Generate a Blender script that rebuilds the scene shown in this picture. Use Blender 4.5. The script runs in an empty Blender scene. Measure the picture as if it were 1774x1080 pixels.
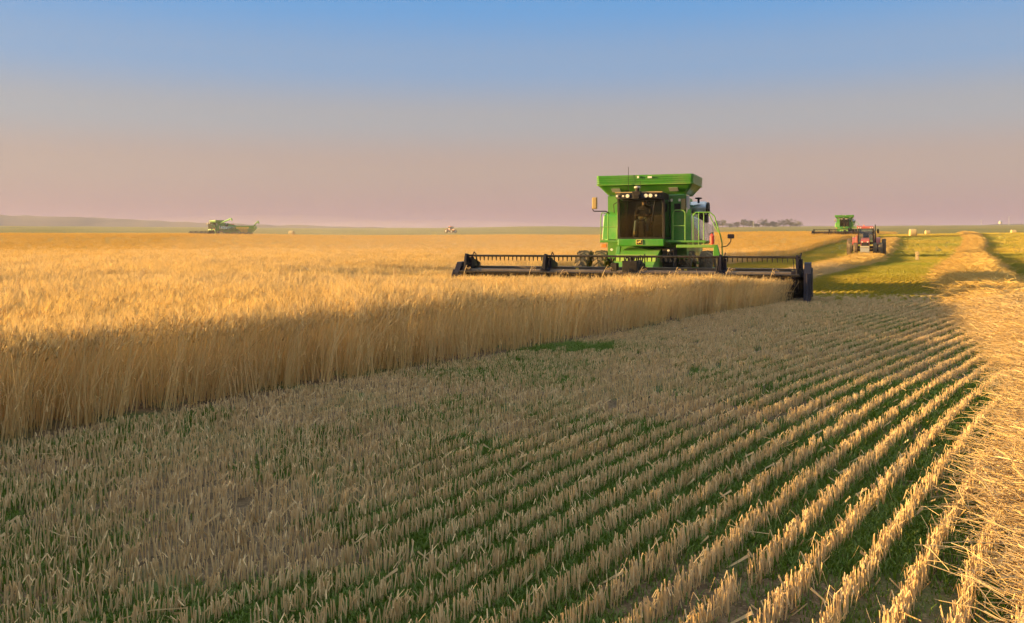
import bpy, math, random
import numpy as np
from mathutils import Vector, Matrix, Euler

random.seed(7)
RNG = np.random.default_rng(11)
SC = bpy.context.scene
COL = SC.collection
R = math.radians

# ------------------------------------------------------------------ camera
EYE = 1.65
F = 1500.0 / 1774.0                      # focal length over picture width
cam_d = bpy.data.cameras.new('camera')
cam_d.sensor_width = 36.0
cam_d.lens = 36.0 * F
cam_d.shift_y = -120.0 / 1774.0
cam_d.clip_start = 0.05
cam_d.clip_end = 9000.0
cam = bpy.data.objects.new('camera', cam_d)
cam.location = (0, 0, EYE)
cam.rotation_euler = (R(90), 0, 0)
COL.objects.link(cam)
SC.camera = cam

# ------------------------------------------------------------------ sky and sun
SUN_EL = 7.0
SUN_AZ = 272.0                            # compass bearing of the sun, +Y = 0, clockwise
world = bpy.data.worlds.new('World')
SC.world = world
world.use_nodes = True
nt = world.node_tree
nt.nodes.clear()
out = nt.nodes.new('ShaderNodeOutputWorld')
bg = nt.nodes.new('ShaderNodeBackground')
sky = nt.nodes.new('ShaderNodeTexSky')
sky.sky_type = 'NISHITA'
sky.sun_disc = False
sky.sun_elevation = R(SUN_EL)
sky.sun_rotation = R(SUN_AZ)
sky.air_density = 1.0
sky.dust_density = 2.0
sky.ozone_density = 2.0
tc = nt.nodes.new('ShaderNodeTexCoord')
sep = nt.nodes.new('ShaderNodeSeparateXYZ')
nt.links.new(tc.outputs['Generated'], sep.inputs[0])
ramp = nt.nodes.new('ShaderNodeValToRGB')
ramp.color_ramp.interpolation = 'EASE'
els = ramp.color_ramp.elements
stops = [(0.0, (0.112, 0.063, 0.081)), (0.087, (0.133, 0.093, 0.083)), (0.14, (0.112, 0.105, 0.111)),
         (0.20, (0.070, 0.103, 0.160)), (0.27, (0.036, 0.096, 0.192)), (0.5, (0.16, 0.21, 0.26)), (1.0, (0.33, 0.345, 0.35))]
while len(els) < len(stops):
    els.new(0.5)
for e, (p, c) in zip(els, stops):
    e.position = p
    e.color = (*c, 1)
nt.links.new(sep.outputs['Z'], ramp.inputs[0])
sc1 = nt.nodes.new('ShaderNodeMix'); sc1.data_type = 'RGBA'; sc1.blend_type = 'MULTIPLY'
sc1.inputs[0].default_value = 1.0
sc1.inputs[7].default_value = (0.012, 0.012, 0.012, 1)
nt.links.new(sky.outputs[0], sc1.inputs[6])
mx = nt.nodes.new('ShaderNodeMix'); mx.data_type = 'RGBA'; mx.blend_type = 'ADD'
mx.inputs[0].default_value = 1.0
nt.links.new(sc1.outputs[2], mx.inputs[6])
nt.links.new(ramp.outputs[0], mx.inputs[7])
nt.links.new(mx.outputs[2], bg.inputs[0])
bg.inputs[1].default_value = 1.0
nt.links.new(bg.outputs[0], out.inputs[0])

sun_d = bpy.data.lights.new('sun', 'SUN')
sun_d.energy = 5.0
sun_d.angle = R(0.6)
sun_d.color = (1.0, 0.65, 0.235)
sun = bpy.data.objects.new('sun', sun_d)
sdir = Vector((math.sin(R(SUN_AZ)) * math.cos(R(SUN_EL)), math.cos(R(SUN_AZ)) * math.cos(R(SUN_EL)), math.sin(R(SUN_EL))))
sun.rotation_euler = sdir.to_track_quat('Z', 'Y').to_euler()
sun.location = (-40, 10, 30)
COL.objects.link(sun)

vs = SC.view_settings
vs.view_transform = 'Standard'
vs.look = 'None'
vs.exposure = 1.68
vs.gamma = 1.0
SC.cycles.max_bounces = 4
SC.cycles.diffuse_bounces = 3
SC.cycles.use_adaptive_sampling = True
SC.cycles.adaptive_threshold = 0.03
SC.cycles.transparent_max_bounces = 8
SC.cycles.volume_bounces = 0

# ------------------------------------------------------------------ numeric helpers
def _hash(ix, iy, seed):
    n = (ix.astype(np.int64) * 374761393 + iy.astype(np.int64) * 668265263 + seed * 974711) & 0x7fffffff
    n = ((n ^ (n >> 13)) * 1274126177) & 0x7fffffff
    n = (n ^ (n >> 16)) & 0xffff
    return n / 65535.0
def vnoise(x, y, seed=0):
    x = np.asarray(x, float); y = np.asarray(y, float)
    ix = np.floor(x); iy = np.floor(y)
    fx = x - ix; fy = y - iy
    fx = fx * fx * (3 - 2 * fx); fy = fy * fy * (3 - 2 * fy)
    a = _hash(ix, iy, seed); b = _hash(ix + 1, iy, seed)
    c = _hash(ix, iy + 1, seed); d = _hash(ix + 1, iy + 1, seed)
    return (a + (b - a) * fx) * (1 - fy) + (c + (d - c) * fx) * fy
def sstep(a, b, x):
    t = np.clip((np.asarray(x, float) - a) / (b - a), 0, 1)
    return t * t * (3 - 2 * t)

def terrain(x, y):
    x = np.asarray(x, float); y = np.asarray(y, float)
    r = np.hypot(x, y)
    az = np.degrees(np.arctan2(x, np.maximum(y, 1e-3)))
    z = (3.2 * sstep(96, 205, r) + 0.5 * sstep(180, 262, r)) * (0.74 + 0.26 * sstep(6, 18, az))
    k = np.clip(r - 262, 0, 940)
    z = z + k * 0.0202 * sstep(0, 60, k)
    z = z + 0.3 * sstep(130, 240, r) * np.exp(-((az + 24) / 9.0) ** 2)
    z = z + 2.2 * sstep(500, 900, r) * np.exp(-((az - 2) / 4.0) ** 2)
    z = z + 0.5 * (vnoise(x / 38 + 3, y / 38, 5) - 0.5) * sstep(110, 170, r)
    z = z - 0.30 * np.exp(-((x - 9) / 9.0) ** 2 - ((y - 31.5) / 4.5) ** 2)
    z = z - 0.10 * (1 - sstep(3.5, 9.5, r))
    z = z + 0.06 * (vnoise(x / 5.0, y / 5.0, 9) - 0.5) * sstep(3, 9, r)
    return z
def tz(x, y):
    return float(terrain(np.array([x]), np.array([y]))[0])

# rows of the drilled crop: a gently bending line P(s) with offset u to its right
_s = np.arange(-30, 330, 0.25)
_th = np.radians(np.interp(_s, [-30, 2, 14, 22, 36, 330], [30.5, 31.5, 36.5, 37.5, 33.5, 32.5]))
_i0 = int(np.argmin(abs(_s - 8.5)))
_px = np.cumsum(np.sin(_th)) * 0.25; _py = np.cumsum(np.cos(_th)) * 0.25
_px += -4.3 - _px[_i0]; _py += 7.3 - _py[_i0]
def rowpos(s, u):
    x = np.interp(s, _s, _px); y = np.interp(s, _s, _py); t = np.interp(s, _s, _th)
    return x + np.cos(t) * u, y - np.sin(t) * u, t
EDGE_N = np.array([[px, py] for px, py in zip(_px, _py)])

HEAD = R(20.0)                             # heading of the near harvester
CX, CY = 4.6 + .16 * math.cos(HEAD), 30.2 - .16 * math.sin(HEAD)
def comb(xl, yl):
    c, s = math.cos(-HEAD), math.sin(-HEAD)
    return (CX + c * xl - s * yl, CY + s * xl + c * yl)

# the standing crop as a polygon on the ground
_front = [tuple(rowpos(np.array([s]), np.array([0.42 * float(sstep(24, 12, s))]))[i][0] for i in (0, 1)) for s in np.arange(-14, 24.5, 1.0)]
hr = comb(5.1, -4.1); hl = comb(-5.2, -4.1); hl2 = comb(-5.3, -3.0)
B_EDGE = [(22, 75), (34, 103), (44.5, 125), (54, 142)]
WHEAT = [p for p in _front if p[1] < 22.6] + [hr, hl, hl2] + B_EDGE + [(56.5, 147.5), (64, 151), (67, 171), (110, 246), (60, 262), (0, 262), (-120, 228), (-190, 180), (-190, 60), (-60, -14)]
WHEAT_NP = np.array(WHEAT)
def in_poly(x, y, poly):
    inside = np.zeros(len(x), bool)
    n = len(poly); j = n - 1
    for i in range(n):
        xi, yi = poly[i]; xj, yj = poly[j]
        if yi != yj:
            c = ((yi > y) != (yj > y)) & (x < (xj - xi) * (y - yi) / (yj - yi) + xi)
            inside ^= c
        j = i
    return inside
def poly_dist(x, y, pts):
    best = np.full(len(x), 1e9)
    for (ax, ay), (bx, by) in zip(pts[:-1], pts[1:]):
        dx, dy = bx - ax, by - ay
        t = np.clip(((x - ax) * dx + (y - ay) * dy) / (dx * dx + dy * dy), 0, 1)
        best = np.minimum(best, np.hypot(x - ax - t * dx, y - ay - t * dy))
    return best
def wheat_h(x, y):
    h = 0.86 - 0.32 * np.exp(-((y - 26.5) / 6.0) ** 2) * sstep(-9, -2, x)
    n = vnoise(x / 3.2 + 7, y / 2.2, 21) * 0.6 + vnoise(x / 0.9, y / 0.9, 22) * 0.4
    return h * (0.86 + 0.26 * n)
def in_view(x, y, margin=2.0, left=4.0):
    return (y > 2.0) & (x < y * 0.594 + margin) & (x > -y * 0.594 - left)

# ------------------------------------------------------------------ mesh builder
class MB:
    def __init__(self):
        self.v = []; self.f = []; self.s = []; self.t = []; self.tone = 0.5
    def add(self, vs_, fs, smooth=False):
        o = len(self.v)
        self.v.extend(tuple(map(float, p)) for p in vs_)
        for f in fs:
            self.f.append(tuple(i + o for i in f)); self.s.append(smooth); self.t.append(self.tone)
        return self
    def hexa(self, p):
        return self.add(p, [(0, 3, 2, 1), (4, 5, 6, 7), (0, 1, 5, 4), (1, 2, 6, 5), (2, 3, 7, 6), (3, 0, 4, 7)])
    def box(self, x0, x1, y0, y1, z0, z1):
        return self.hexa([(x0, y0, z0), (x1, y0, z0), (x1, y1, z0), (x0, y1, z0), (x0, y0, z1), (x1, y0, z1), (x1, y1, z1), (x0, y1, z1)])
    def loft(self, rings, closed_ends=True, smooth=False):
        n = len(rings[0]); fs = []; vs_ = [p for r in rings for p in r]
        for k in range(len(rings) - 1):
            for i in range(n):
                j = (i + 1) % n
                fs.append((k * n + i, k * n + j, (k + 1) * n + j, (k + 1) * n + i))
        self.add(vs_, fs, smooth)
        if closed_ends:
            self.add(rings[0], [tuple(range(n - 1, -1, -1))]); self.add(rings[-1], [tuple(range(n))])
        return self
    def prism_x(self, poly, x0, x1):
        """side profile of (y, z) points extruded along x"""
        return self.loft([[(x0, y, z) for y, z in poly], [(x1, y, z) for y, z in poly]])
    def prism_y(self, poly, y0, y1):
        return self.loft([[(x, y0, z) for x, z in poly], [(x, y1, z) for x, z in poly]])
    def cyl(self, p0, p1, r0, r1=None, n=12, caps=True):
        p0 = Vector(p0); p1 = Vector(p1); r1 = r0 if r1 is None else r1
        d = (p1 - p0).normalized()
        a = d.orthogonal().normalized(); b = d.cross(a)
        ring = lambda c, r: [c + (a * math.cos(2 * math.pi * i / n) + b * math.sin(2 * math.pi * i / n)) * r for i in range(n)]
        A, B = ring(p0, r0), ring(p1, r1)
        self.add(A + B, [(i, (i + 1) % n, n + (i + 1) % n, n + i) for i in range(n)], True)
        if caps:
            self.add(A, [tuple(range(n - 1, -1, -1))]); self.add(B, [tuple(range(n))])
        return self
    def tube(self, pts, r, n=6):
        for a, b in zip(pts[:-1], pts[1:]):
            self.cyl(a, b, r, n=n)
        return self
    def lathe_x(self, prof, cx, cy, cz, n=28, smooth=True):
        """profile of (x, radius) spun round the x axis through (cx, cy, cz)"""
        rings = [[(cx + x, cy + r * math.cos(2 * math.pi * i / n), cz + r * math.sin(2 * math.pi * i / n)) for i in range(n)] for x, r in prof]
        return self.loft(rings, False, smooth)
    def lathe_z(self, prof, cx, cy, cz, n=20, smooth=True):
        rings = [[(cx + r * math.cos(2 * math.pi * i / n), cy + r * math.sin(2 * math.pi * i / n), cz + z) for i in range(n)] for z, r in prof]
        return self.loft(rings, False, smooth)
    def mesh(self, name, mat=None):
        me = bpy.data.meshes.new(name)
        me.from_pydata(self.v, [], self.f)
        me.polygons.foreach_set('use_smooth', self.s)
        if mat: me.materials.append(mat)
        if len(set(self.t)) > 1:
            a = me.attributes.new('tone', 'FLOAT', 'FACE'); a.data.foreach_set('value', self.t)
        me.update()
        return me
    def build(self, name, mat, parent=None, bevel=0.0, fixn=True):
        me = self.mesh(name, mat)
        if fixn:
            import bmesh
            bm = bmesh.new(); bm.from_mesh(me)
            bmesh.ops.recalc_face_normals(bm, faces=bm.faces)
            bm.to_mesh(me); bm.free()
        o = bpy.data.objects.new(name, me)
        COL.objects.link(o)
        if parent: o.parent = parent
        if bevel:
            m = o.modifiers.new('bevel', 'BEVEL'); m.width = bevel; m.segments = 2; m.limit_method = 'ANGLE'; m.angle_limit = R(35)
        return o
def empty(name, loc=(0, 0, 0), rz=0.0):
    o = bpy.data.objects.new(name, None)
    o.location = loc; o.rotation_euler = (0, 0, rz); o.empty_display_size = 0.3
    COL.objects.link(o)
    return o
def tag(o, label=None, cat=None, group=None, kind=None):
    for k, v in (('label', label), ('category', cat), ('group', group), ('kind', kind)):
        if v: o[k] = v
    return o
def copy_tree(o, parent=None):
    c = o.copy(); COL.objects.link(c)
    if parent: c.parent = parent
    for ch in [k for k in o.children]:
        copy_tree(ch, c)
    return c

# ------------------------------------------------------------------ materials
def new_mat(name):
    m = bpy.data.materials.new(name); m.use_nodes = True
    t = m.node_tree; t.nodes.clear()
    o = t.nodes.new('ShaderNodeOutputMaterial')
    return m, t, o
def rgb(t, c): 
    n = t.nodes.new('ShaderNodeRGB'); n.outputs[0].default_value = (*c, 1); return n.outputs[0]
def mixc(t, fac, a, b, blend='MIX'):
    n = t.nodes.new('ShaderNodeMix'); n.data_type = 'RGBA'; n.blend_type = blend
    for s, v in ((0, fac), (6, a), (7, b)):
        if hasattr(v, 'is_linked'): t.links.new(v, n.inputs[s])
        elif s == 0: n.inputs[0].default_value = v
        else: n.inputs[s].default_value = (*v, 1)
    return n.outputs[2]
def noise(t, scale, detail=4, vec=None, rough=0.55):
    n = t.nodes.new('ShaderNodeTexNoise'); n.inputs['Scale'].default_value = scale
    n.inputs['Detail'].default_value = detail; n.inputs['Roughness'].default_value = rough
    if vec is not None: t.links.new(vec, n.inputs['Vector'])
    return n.outputs['Fac']
def maprange(t, v, a, b, c=0.0, d=1.0):
    n = t.nodes.new('ShaderNodeMapRange'); t.links.new(v, n.inputs[0])
    for i, q in enumerate((a, b, c, d)): n.inputs[i + 1].default_value = q
    return n.outputs[0]
def objcoord(t):
    return t.nodes.new('ShaderNodeTexCoord').outputs['Object']
def geompos(t):
    return t.nodes.new('ShaderNodeNewGeometry').outputs['Position']

def paint(name, col, rough=0.35, metal=0.0, dust=0.35, dustcol=(0.34, 0.25, 0.13), coat=0.3, dscale=1.6, spec=0.5):
    m, t, o = new_mat(name)
    b = t.nodes.new('ShaderNodeBsdfPrincipled')
    oc = objcoord(t)
    n1 = noise(t, dscale, 6, oc); n2 = noise(t, dscale * 9, 4, oc)
    f = maprange(t, n1, 0.42, 0.75, 0.0, dust)
    f2 = maprange(t, n2, 0.35, 0.7, 0.0, dust * 0.5)
    c = mixc(t, f, col, dustcol); c = mixc(t, f2, c, dustcol)
    t.links.new(c, b.inputs['Base Color'])
    t.links.new(maprange(t, n1, 0.3, 0.8, rough, min(1, rough + 0.35)), b.inputs['Roughness'])
    b.inputs['Metallic'].default_value = metal
    b.inputs['Coat Weight'].default_value = coat
    b.inputs['Specular IOR Level'].default_value = spec
    t.links.new(b.outputs[0], o.inputs[0])
    return m
def glow(name, col, strength):
    m, t, o = new_mat(name)
    b = t.nodes.new('ShaderNodeBsdfPrincipled')
    b.inputs['Base Color'].default_value = (*col, 1); b.inputs['Roughness'].default_value = 0.15
    b.inputs['Emission Color'].default_value = (*col, 1); b.inputs['Emission Strength'].default_value = strength
    t.links.new(b.outputs[0], o.inputs[0]); return m
def glass_mat(name, tint=(0.88, 0.90, 0.86), refl=0.05):
    m, t, o = new_mat(name)
    tr = t.nodes.new('ShaderNodeBsdfTransparent'); tr.inputs[0].default_value = (*tint, 1)
    gl = t.nodes.new('ShaderNodeBsdfGlossy'); gl.inputs['Roughness'].default_value = 0.04
    fr = t.nodes.new('ShaderNodeFresnel'); fr.inputs[0].default_value = 1.5
    ad = t.nodes.new('ShaderNodeMath'); ad.operation = 'MULTIPLY_ADD'; ad.inputs[1].default_value = 0.9; ad.inputs[2].default_value = refl * 0.3
    t.links.new(fr.outputs[0], ad.inputs[0])
    mxs = t.nodes.new('ShaderNodeMixShader')
    t.links.new(ad.outputs[0], mxs.inputs[0]); t.links.new(tr.outputs[0], mxs.inputs[1]); t.links.new(gl.outputs[0], mxs.inputs[2])
    t.links.new(mxs.outputs[0], o.inputs[0]); return m
def plant(name, c1, c2, c3=None, trans=0.3, scale=0.35, zgrad=None):
    """straw or leaf: colour varies from plant to plant and slowly over the field"""
    m, t, o = new_mat(name)
    oi = t.nodes.new('ShaderNodeObjectInfo')
    at = t.nodes.new('ShaderNodeAttribute'); at.attribute_name = 'tone'
    ad = t.nodes.new('ShaderNodeMath'); ad.operation = 'MULTIPLY_ADD'; ad.use_clamp = True; ad.inputs[1].default_value = 0.45
    ml = t.nodes.new('ShaderNodeMath'); ml.operation = 'MULTIPLY'; ml.inputs[1].default_value = 0.62
    t.links.new(at.outputs['Fac'], ml.inputs[0]); t.links.new(oi.outputs['Random'], ad.inputs[0]); t.links.new(ml.outputs[0], ad.inputs[2])
    c = mixc(t, ad.outputs[0], c1, c2)
    if c3:
        f = maprange(t, noise(t, scale, 3, geompos(t)), 0.40, 0.68)
        c = mixc(t, f, c, c3)
    d = t.nodes.new('ShaderNodeBsdfDiffuse'); t.links.new(c, d.inputs[0])
    tr = t.nodes.new('ShaderNodeBsdfTranslucent'); t.links.new(c, tr.inputs[0])
    g = t.nodes.new('ShaderNodeBsdfGlossy'); g.inputs['Roughness'].default_value = 0.45; g.inputs[0].default_value = (0.9, 0.85, 0.7, 1)
    ms = t.nodes.new('ShaderNodeMixShader'); ms.inputs[0].default_value = trans
    t.links.new(d.outputs[0], ms.inputs[1]); t.links.new(tr.outputs[0], ms.inputs[2])
    ms2 = t.nodes.new('ShaderNodeMixShader'); ms2.inputs[0].default_value = 0.04
    t.links.new(ms.outputs[0], ms2.inputs[1]); t.links.new(g.outputs[0], ms2.inputs[2])
    t.links.new(ms2.outputs[0], o.inputs[0]); return m

M = {}
M['green'] = paint('green_paint', (0.032, 0.225, 0.004), 0.34, dust=0.20)
M['green_dull'] = paint('green_paint_dusty', (0.09, 0.30, 0.012), 0.5, dust=0.35)
M['yellow'] = paint('yellow_paint', (0.75, 0.46, 0.02), 0.4, dust=0.3)
M['lime'] = paint('lime_paint', (0.30, 0.42, 0.015), 0.4, dust=0.3)
M['red'] = paint('red_paint', (0.38, 0.038, 0.02), 0.42, dust=0.38)
M['redbright'] = paint('red_bright_paint', (0.75, 0.05, 0.02), 0.35, dust=0.05)
M['black'] = paint('black_metal', (0.010, 0.008, 0.008), 0.5, dust=0.10, coat=0.0, spec=0.22)
M['blackblue'] = paint('black_plastic', (0.007, 0.005, 0.014), 0.5, dust=0.02, coat=0.0, spec=0.22)
M['darkbrown'] = paint('dark_steel', (0.055, 0.030, 0.016), 0.55, metal=0.0, dust=0.28)
M['rubber'] = paint('dusty_rubber', (0.07, 0.052, 0.033), 0.85, dust=0.9, dustcol=(0.30, 0.21, 0.10), coat=0.0)
M['grey'] = paint('grey_metal', (0.34, 0.34, 0.33), 0.4, dust=0.3)
M['steel'] = paint('steel', (0.42, 0.46, 0.50), 0.22, metal=0.8, dust=0.15)
M['panel'] = paint('wheat_reflection_panel', (0.50, 0.46, 0.30), 0.16, metal=0.9, dust=0.25)  # green shield; golden wheat reflection painted into its base colour
M['cream'] = paint('cream_plate', (0.42, 0.37, 0.27), 0.5, dust=0.35)
M['lens'] = paint('lamp_lens', (0.80, 0.72, 0.55), 0.15, dust=0.1)
M['orange'] = paint('orange_reflector', (0.85, 0.22, 0.03), 0.3, dust=0.05)
M['glass'] = glass_mat('window_glass')
M['darkglass'] = glass_mat('tinted_glass', (0.62, 0.64, 0.6), 0.02)
M['badge_y'] = paint('badge_yellow', (0.78, 0.52, 0.10), 0.4, dust=0.05)
M['interior'] = paint('cab_interior', (0.020, 0.017, 0.013), 0.8, dust=0.04, coat=0, spec=0.2)
M['tan'] = paint('cab_tan', (0.36, 0.24, 0.08), 0.6, dust=0.2, coat=0)
M['wheat'] = plant('ripe_wheat', (0.90, 0.66, 0.32), (0.48, 0.315, 0.12), (0.76, 0.51, 0.18), 0.38, 0.25)
M['stubble'] = plant('stubble_straw', (0.92, 0.67, 0.36), (0.55, 0.355, 0.15), (0.72, 0.50, 0.24), 0.25, 0.6)
M['farstubble'] = plant('far_stubble_straw', (0.62, 0.42, 0.035), (0.44, 0.32, 0.02), (0.27, 0.29, 0.012), 0.35, 0.05)
M['straw'] = plant('loose_straw', (0.82, 0.61, 0.32), (0.52, 0.34, 0.13), None, 0.3)
M['grass'] = plant('green_sprouts', (0.085, 0.155, 0.010), (0.16, 0.225, 0.016), None, 0.4)
M['leaf'] = plant('tree_leaf', (0.022, 0.03, 0.012), (0.035, 0.04, 0.016), None, 0.2)
M['bark'] = paint('bark', (0.10, 0.07, 0.05), 0.9, dust=0.1, coat=0)
M['white'] = paint('white_paint', (0.75, 0.73, 0.68), 0.5, dust=0.1)
M['skin'] = paint('skin', (0.45, 0.25, 0.16), 0.5, dust=0, coat=0)
M['shirt'] = paint('dark_shirt', (0.05, 0.03, 0.03), 0.8, dust=0, coat=0)
M['jeans'] = paint('denim', (0.16, 0.19, 0.20), 0.8, dust=0.1, coat=0)
M['boot'] = paint('tan_boot', (0.36, 0.24, 0.09), 0.7, dust=0.1, coat=0)

def ground_mat():
    m, t, o = new_mat('field_soil')
    b = t.nodes.new('ShaderNodeBsdfPrincipled'); b.inputs['Roughness'].default_value = 0.95
    b.inputs['Specular IOR Level'].default_value = 0.15
    pos = geompos(t)
    ln = t.nodes.new('ShaderNodeVectorMath'); ln.operation = 'LENGTH'; t.links.new(pos, ln.inputs[0])
    r = ln.outputs['Value']
    n1 = noise(t, 0.9, 6, pos); n2 = noise(t, 14, 5, pos); n3 = noise(t, 0.035, 4, pos); n4 = noise(t, 60, 3, pos)
    soil = mixc(t, maprange(t, n2, 0.3, 0.7), (0.065, 0.042, 0.022), (0.17, 0.115, 0.06))
    soil = mixc(t, maprange(t, n4, 0.55, 0.72, 0, 0.75), soil, (0.34, 0.24, 0.13))
    soil = mixc(t, maprange(t, n1, 0.5, 0.62, 0, 0.65), soil, (0.045, 0.11, 0.015))
    straw = mixc(t, maprange(t, n3, 0.42, 0.62), (0.46, 0.31, 0.07), (0.20, 0.22, 0.03))
    c = mixc(t, maprange(t, r, 60, 130), soil, straw)
    past = mixc(t, maprange(t, n3, 0.35, 0.65), (0.27, 0.195, 0.04), (0.17, 0.155, 0.03))
    c = mixc(t, maprange(t, r, 262, 300), c, past)
    t.links.new(c, b.inputs['Base Color'])
    bp = t.nodes.new('ShaderNodeBump'); bp.inputs['Strength'].default_value = 0.8
    bp.inputs['Distance'].default_value = 0.03
    t.links.new(n2, bp.inputs['Height'])
    nf = noise(t, 1.3, 5, pos)
    bp2 = t.nodes.new('ShaderNodeBump'); bp2.inputs['Strength'].default_value = 1.0; bp2.inputs['Distance'].default_value = 0.6
    t.links.new(nf, bp2.inputs['Height'])
    t.links.new(maprange(t, r, 80, 260), bp2.inputs['Strength'])
    t.links.new(bp.outputs[0], bp2.inputs['Normal'])
    t.links.new(bp2.outputs[0], b.inputs['Normal'])
    t.links.new(b.outputs[0], o.inputs[0]); return m
M['ground'] = ground_mat()
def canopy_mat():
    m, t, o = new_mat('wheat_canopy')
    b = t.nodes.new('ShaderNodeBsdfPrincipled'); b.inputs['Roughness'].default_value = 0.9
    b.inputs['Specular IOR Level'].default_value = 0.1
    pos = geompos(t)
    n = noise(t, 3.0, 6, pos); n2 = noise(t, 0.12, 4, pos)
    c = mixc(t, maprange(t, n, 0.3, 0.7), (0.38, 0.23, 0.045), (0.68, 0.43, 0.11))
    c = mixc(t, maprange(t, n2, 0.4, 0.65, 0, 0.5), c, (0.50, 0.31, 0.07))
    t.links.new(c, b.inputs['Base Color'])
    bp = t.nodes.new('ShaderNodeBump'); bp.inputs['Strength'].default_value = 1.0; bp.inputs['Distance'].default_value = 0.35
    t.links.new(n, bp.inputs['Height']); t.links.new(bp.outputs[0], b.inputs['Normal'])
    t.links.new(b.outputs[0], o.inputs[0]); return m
M['canopy'] = canopy_mat()
def hill_mat():
    m, t, o = new_mat('far_hill')
    b = t.nodes.new('ShaderNodeBsdfPrincipled'); b.inputs['Roughness'].default_value = 1.0
    n = noise(t, 0.006, 5, geompos(t))
    c = mixc(t, maprange(t, n, 0.35, 0.65), (0.085, 0.055, 0.05), (0.13, 0.085, 0.07))  # brown-purple base carries part of the mauve haze in its colour
    t.links.new(c, b.inputs['Base Color']); t.links.new(b.outputs[0], o.inputs[0]); return m
M['hill'] = hill_mat()
def bale_mat(name='baled_straw', c1=(0.42, 0.28, 0.10), c2=(0.66, 0.47, 0.20)):
    m, t, o = new_mat(name)
    b = t.nodes.new('ShaderNodeBsdfPrincipled'); b.inputs['Roughness'].default_value = 0.95
    n = noise(t, 14, 6, objcoord(t))
    t.links.new(mixc(t, maprange(t, n, 0.3, 0.7), c1, c2), b.inputs['Base Color'])
    bp = t.nodes.new('ShaderNodeBump'); bp.inputs['Distance'].default_value = 0.05; t.links.new(n, bp.inputs['Height'])
    t.links.new(bp.outputs[0], b.inputs['Normal'])
    t.links.new(b.outputs[0], o.inputs[0]); return m
M['bale'] = bale_mat()
M['mound'] = bale_mat('straw_mound', (0.48, 0.31, 0.07), (0.72, 0.48, 0.13))

# ------------------------------------------------------------------ ground
def build_ground():
    NA, NR = 300, 190
    rr = np.concatenate([[0.0], np.geomspace(0.5, 1650, NR)])
    aa = np.linspace(0, 2 * np.pi, NA, endpoint=False)
    Rg, Ag = np.meshgrid(rr[1:], aa, indexing='ij')
    X = Rg * np.sin(Ag); Y = Rg * np.cos(Ag)
    Z = terrain(X, Y)
    back = sstep(0, -60, Y)
    Z = Z * (1 - back)
    V = np.concatenate([[[0, 0, 0]], np.stack([X.ravel(), Y.ravel(), Z.ravel()], 1)])
    faces = [(0, 1 + (j + 1) % NA, 1 + j) for j in range(NA)]
    for i in range(NR - 1):
        a = 1 + i * NA; b = a + NA
        for j in range(NA):
            k = (j + 1) % NA
            faces.append((a + j, a + k, b + k, b + j))
    me = bpy.data.meshes.new('ground'); me.from_pydata(V.tolist(), [], faces)
    me.polygons.foreach_set('use_smooth', [True] * len(me.polygons)); me.materials.append(M['ground'])
    o = bpy.data.objects.new('ground', me); COL.objects.link(o)
    tag(o, 'rolling harvested field and grassland running out to the horizon', kind='structure')
build_ground()

def build_hill(name, az, ys, r0, r1, label):
    """a low range: az in picture columns, ys the skyline rows it reaches"""
    xs = np.linspace(az[0], az[-1], 90)
    top = np.interp(xs, az, ys)
    prof = [(r0, -0.2), (r0 + (r1 - r0) * 0.35, 0.22), (r0 + (r1 - r0) * 0.6, 0.55), (r0 + (r1 - r0) * 0.85, 0.93), (r1, 1.0), (r1 * 1.1, 0.85), (r1 * 1.25, -0.2)]
    V = []; Fc = []
    for i, (px, py) in enumerate(zip(xs, top)):
        for q, (d, k) in enumerate(prof):
            h = EYE + (420 - py) * r1 / 1500.0
            z = k * h + (float(vnoise(px / 23.0, q * 1.7, 3)) - 0.5) * 0.10 * h * (0.3 < k)
            V.append(((px - 887) / 1500.0 * d, d, z if k > 0 else -5))
    n = len(prof)
    for i in range(len(xs) - 1):
        for q in range(n - 1):
            Fc.append((i * n + q, (i + 1) * n + q, (i + 1) * n + q + 1, i * n + q + 1))
    mb = MB(); mb.add(V, Fc, True)
    o = mb.build(name, M['hill'])
    tag(o, label, kind='structure')
build_hill('hills', [-260, -120, 0, 60, 125, 200, 300, 360, 500, 640, 700], [374, 371, 373, 375, 376, 380, 385, 387, 391, 393, 397], 650, 1080, 'long low mauve range of hills on the skyline')
build_hill('hills', [1640, 1690, 1730, 1780, 1900, 2050], [396, 391, 389, 389, 388, 390], 700, 1120, 'faint low hill rising beyond the white silo')

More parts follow.
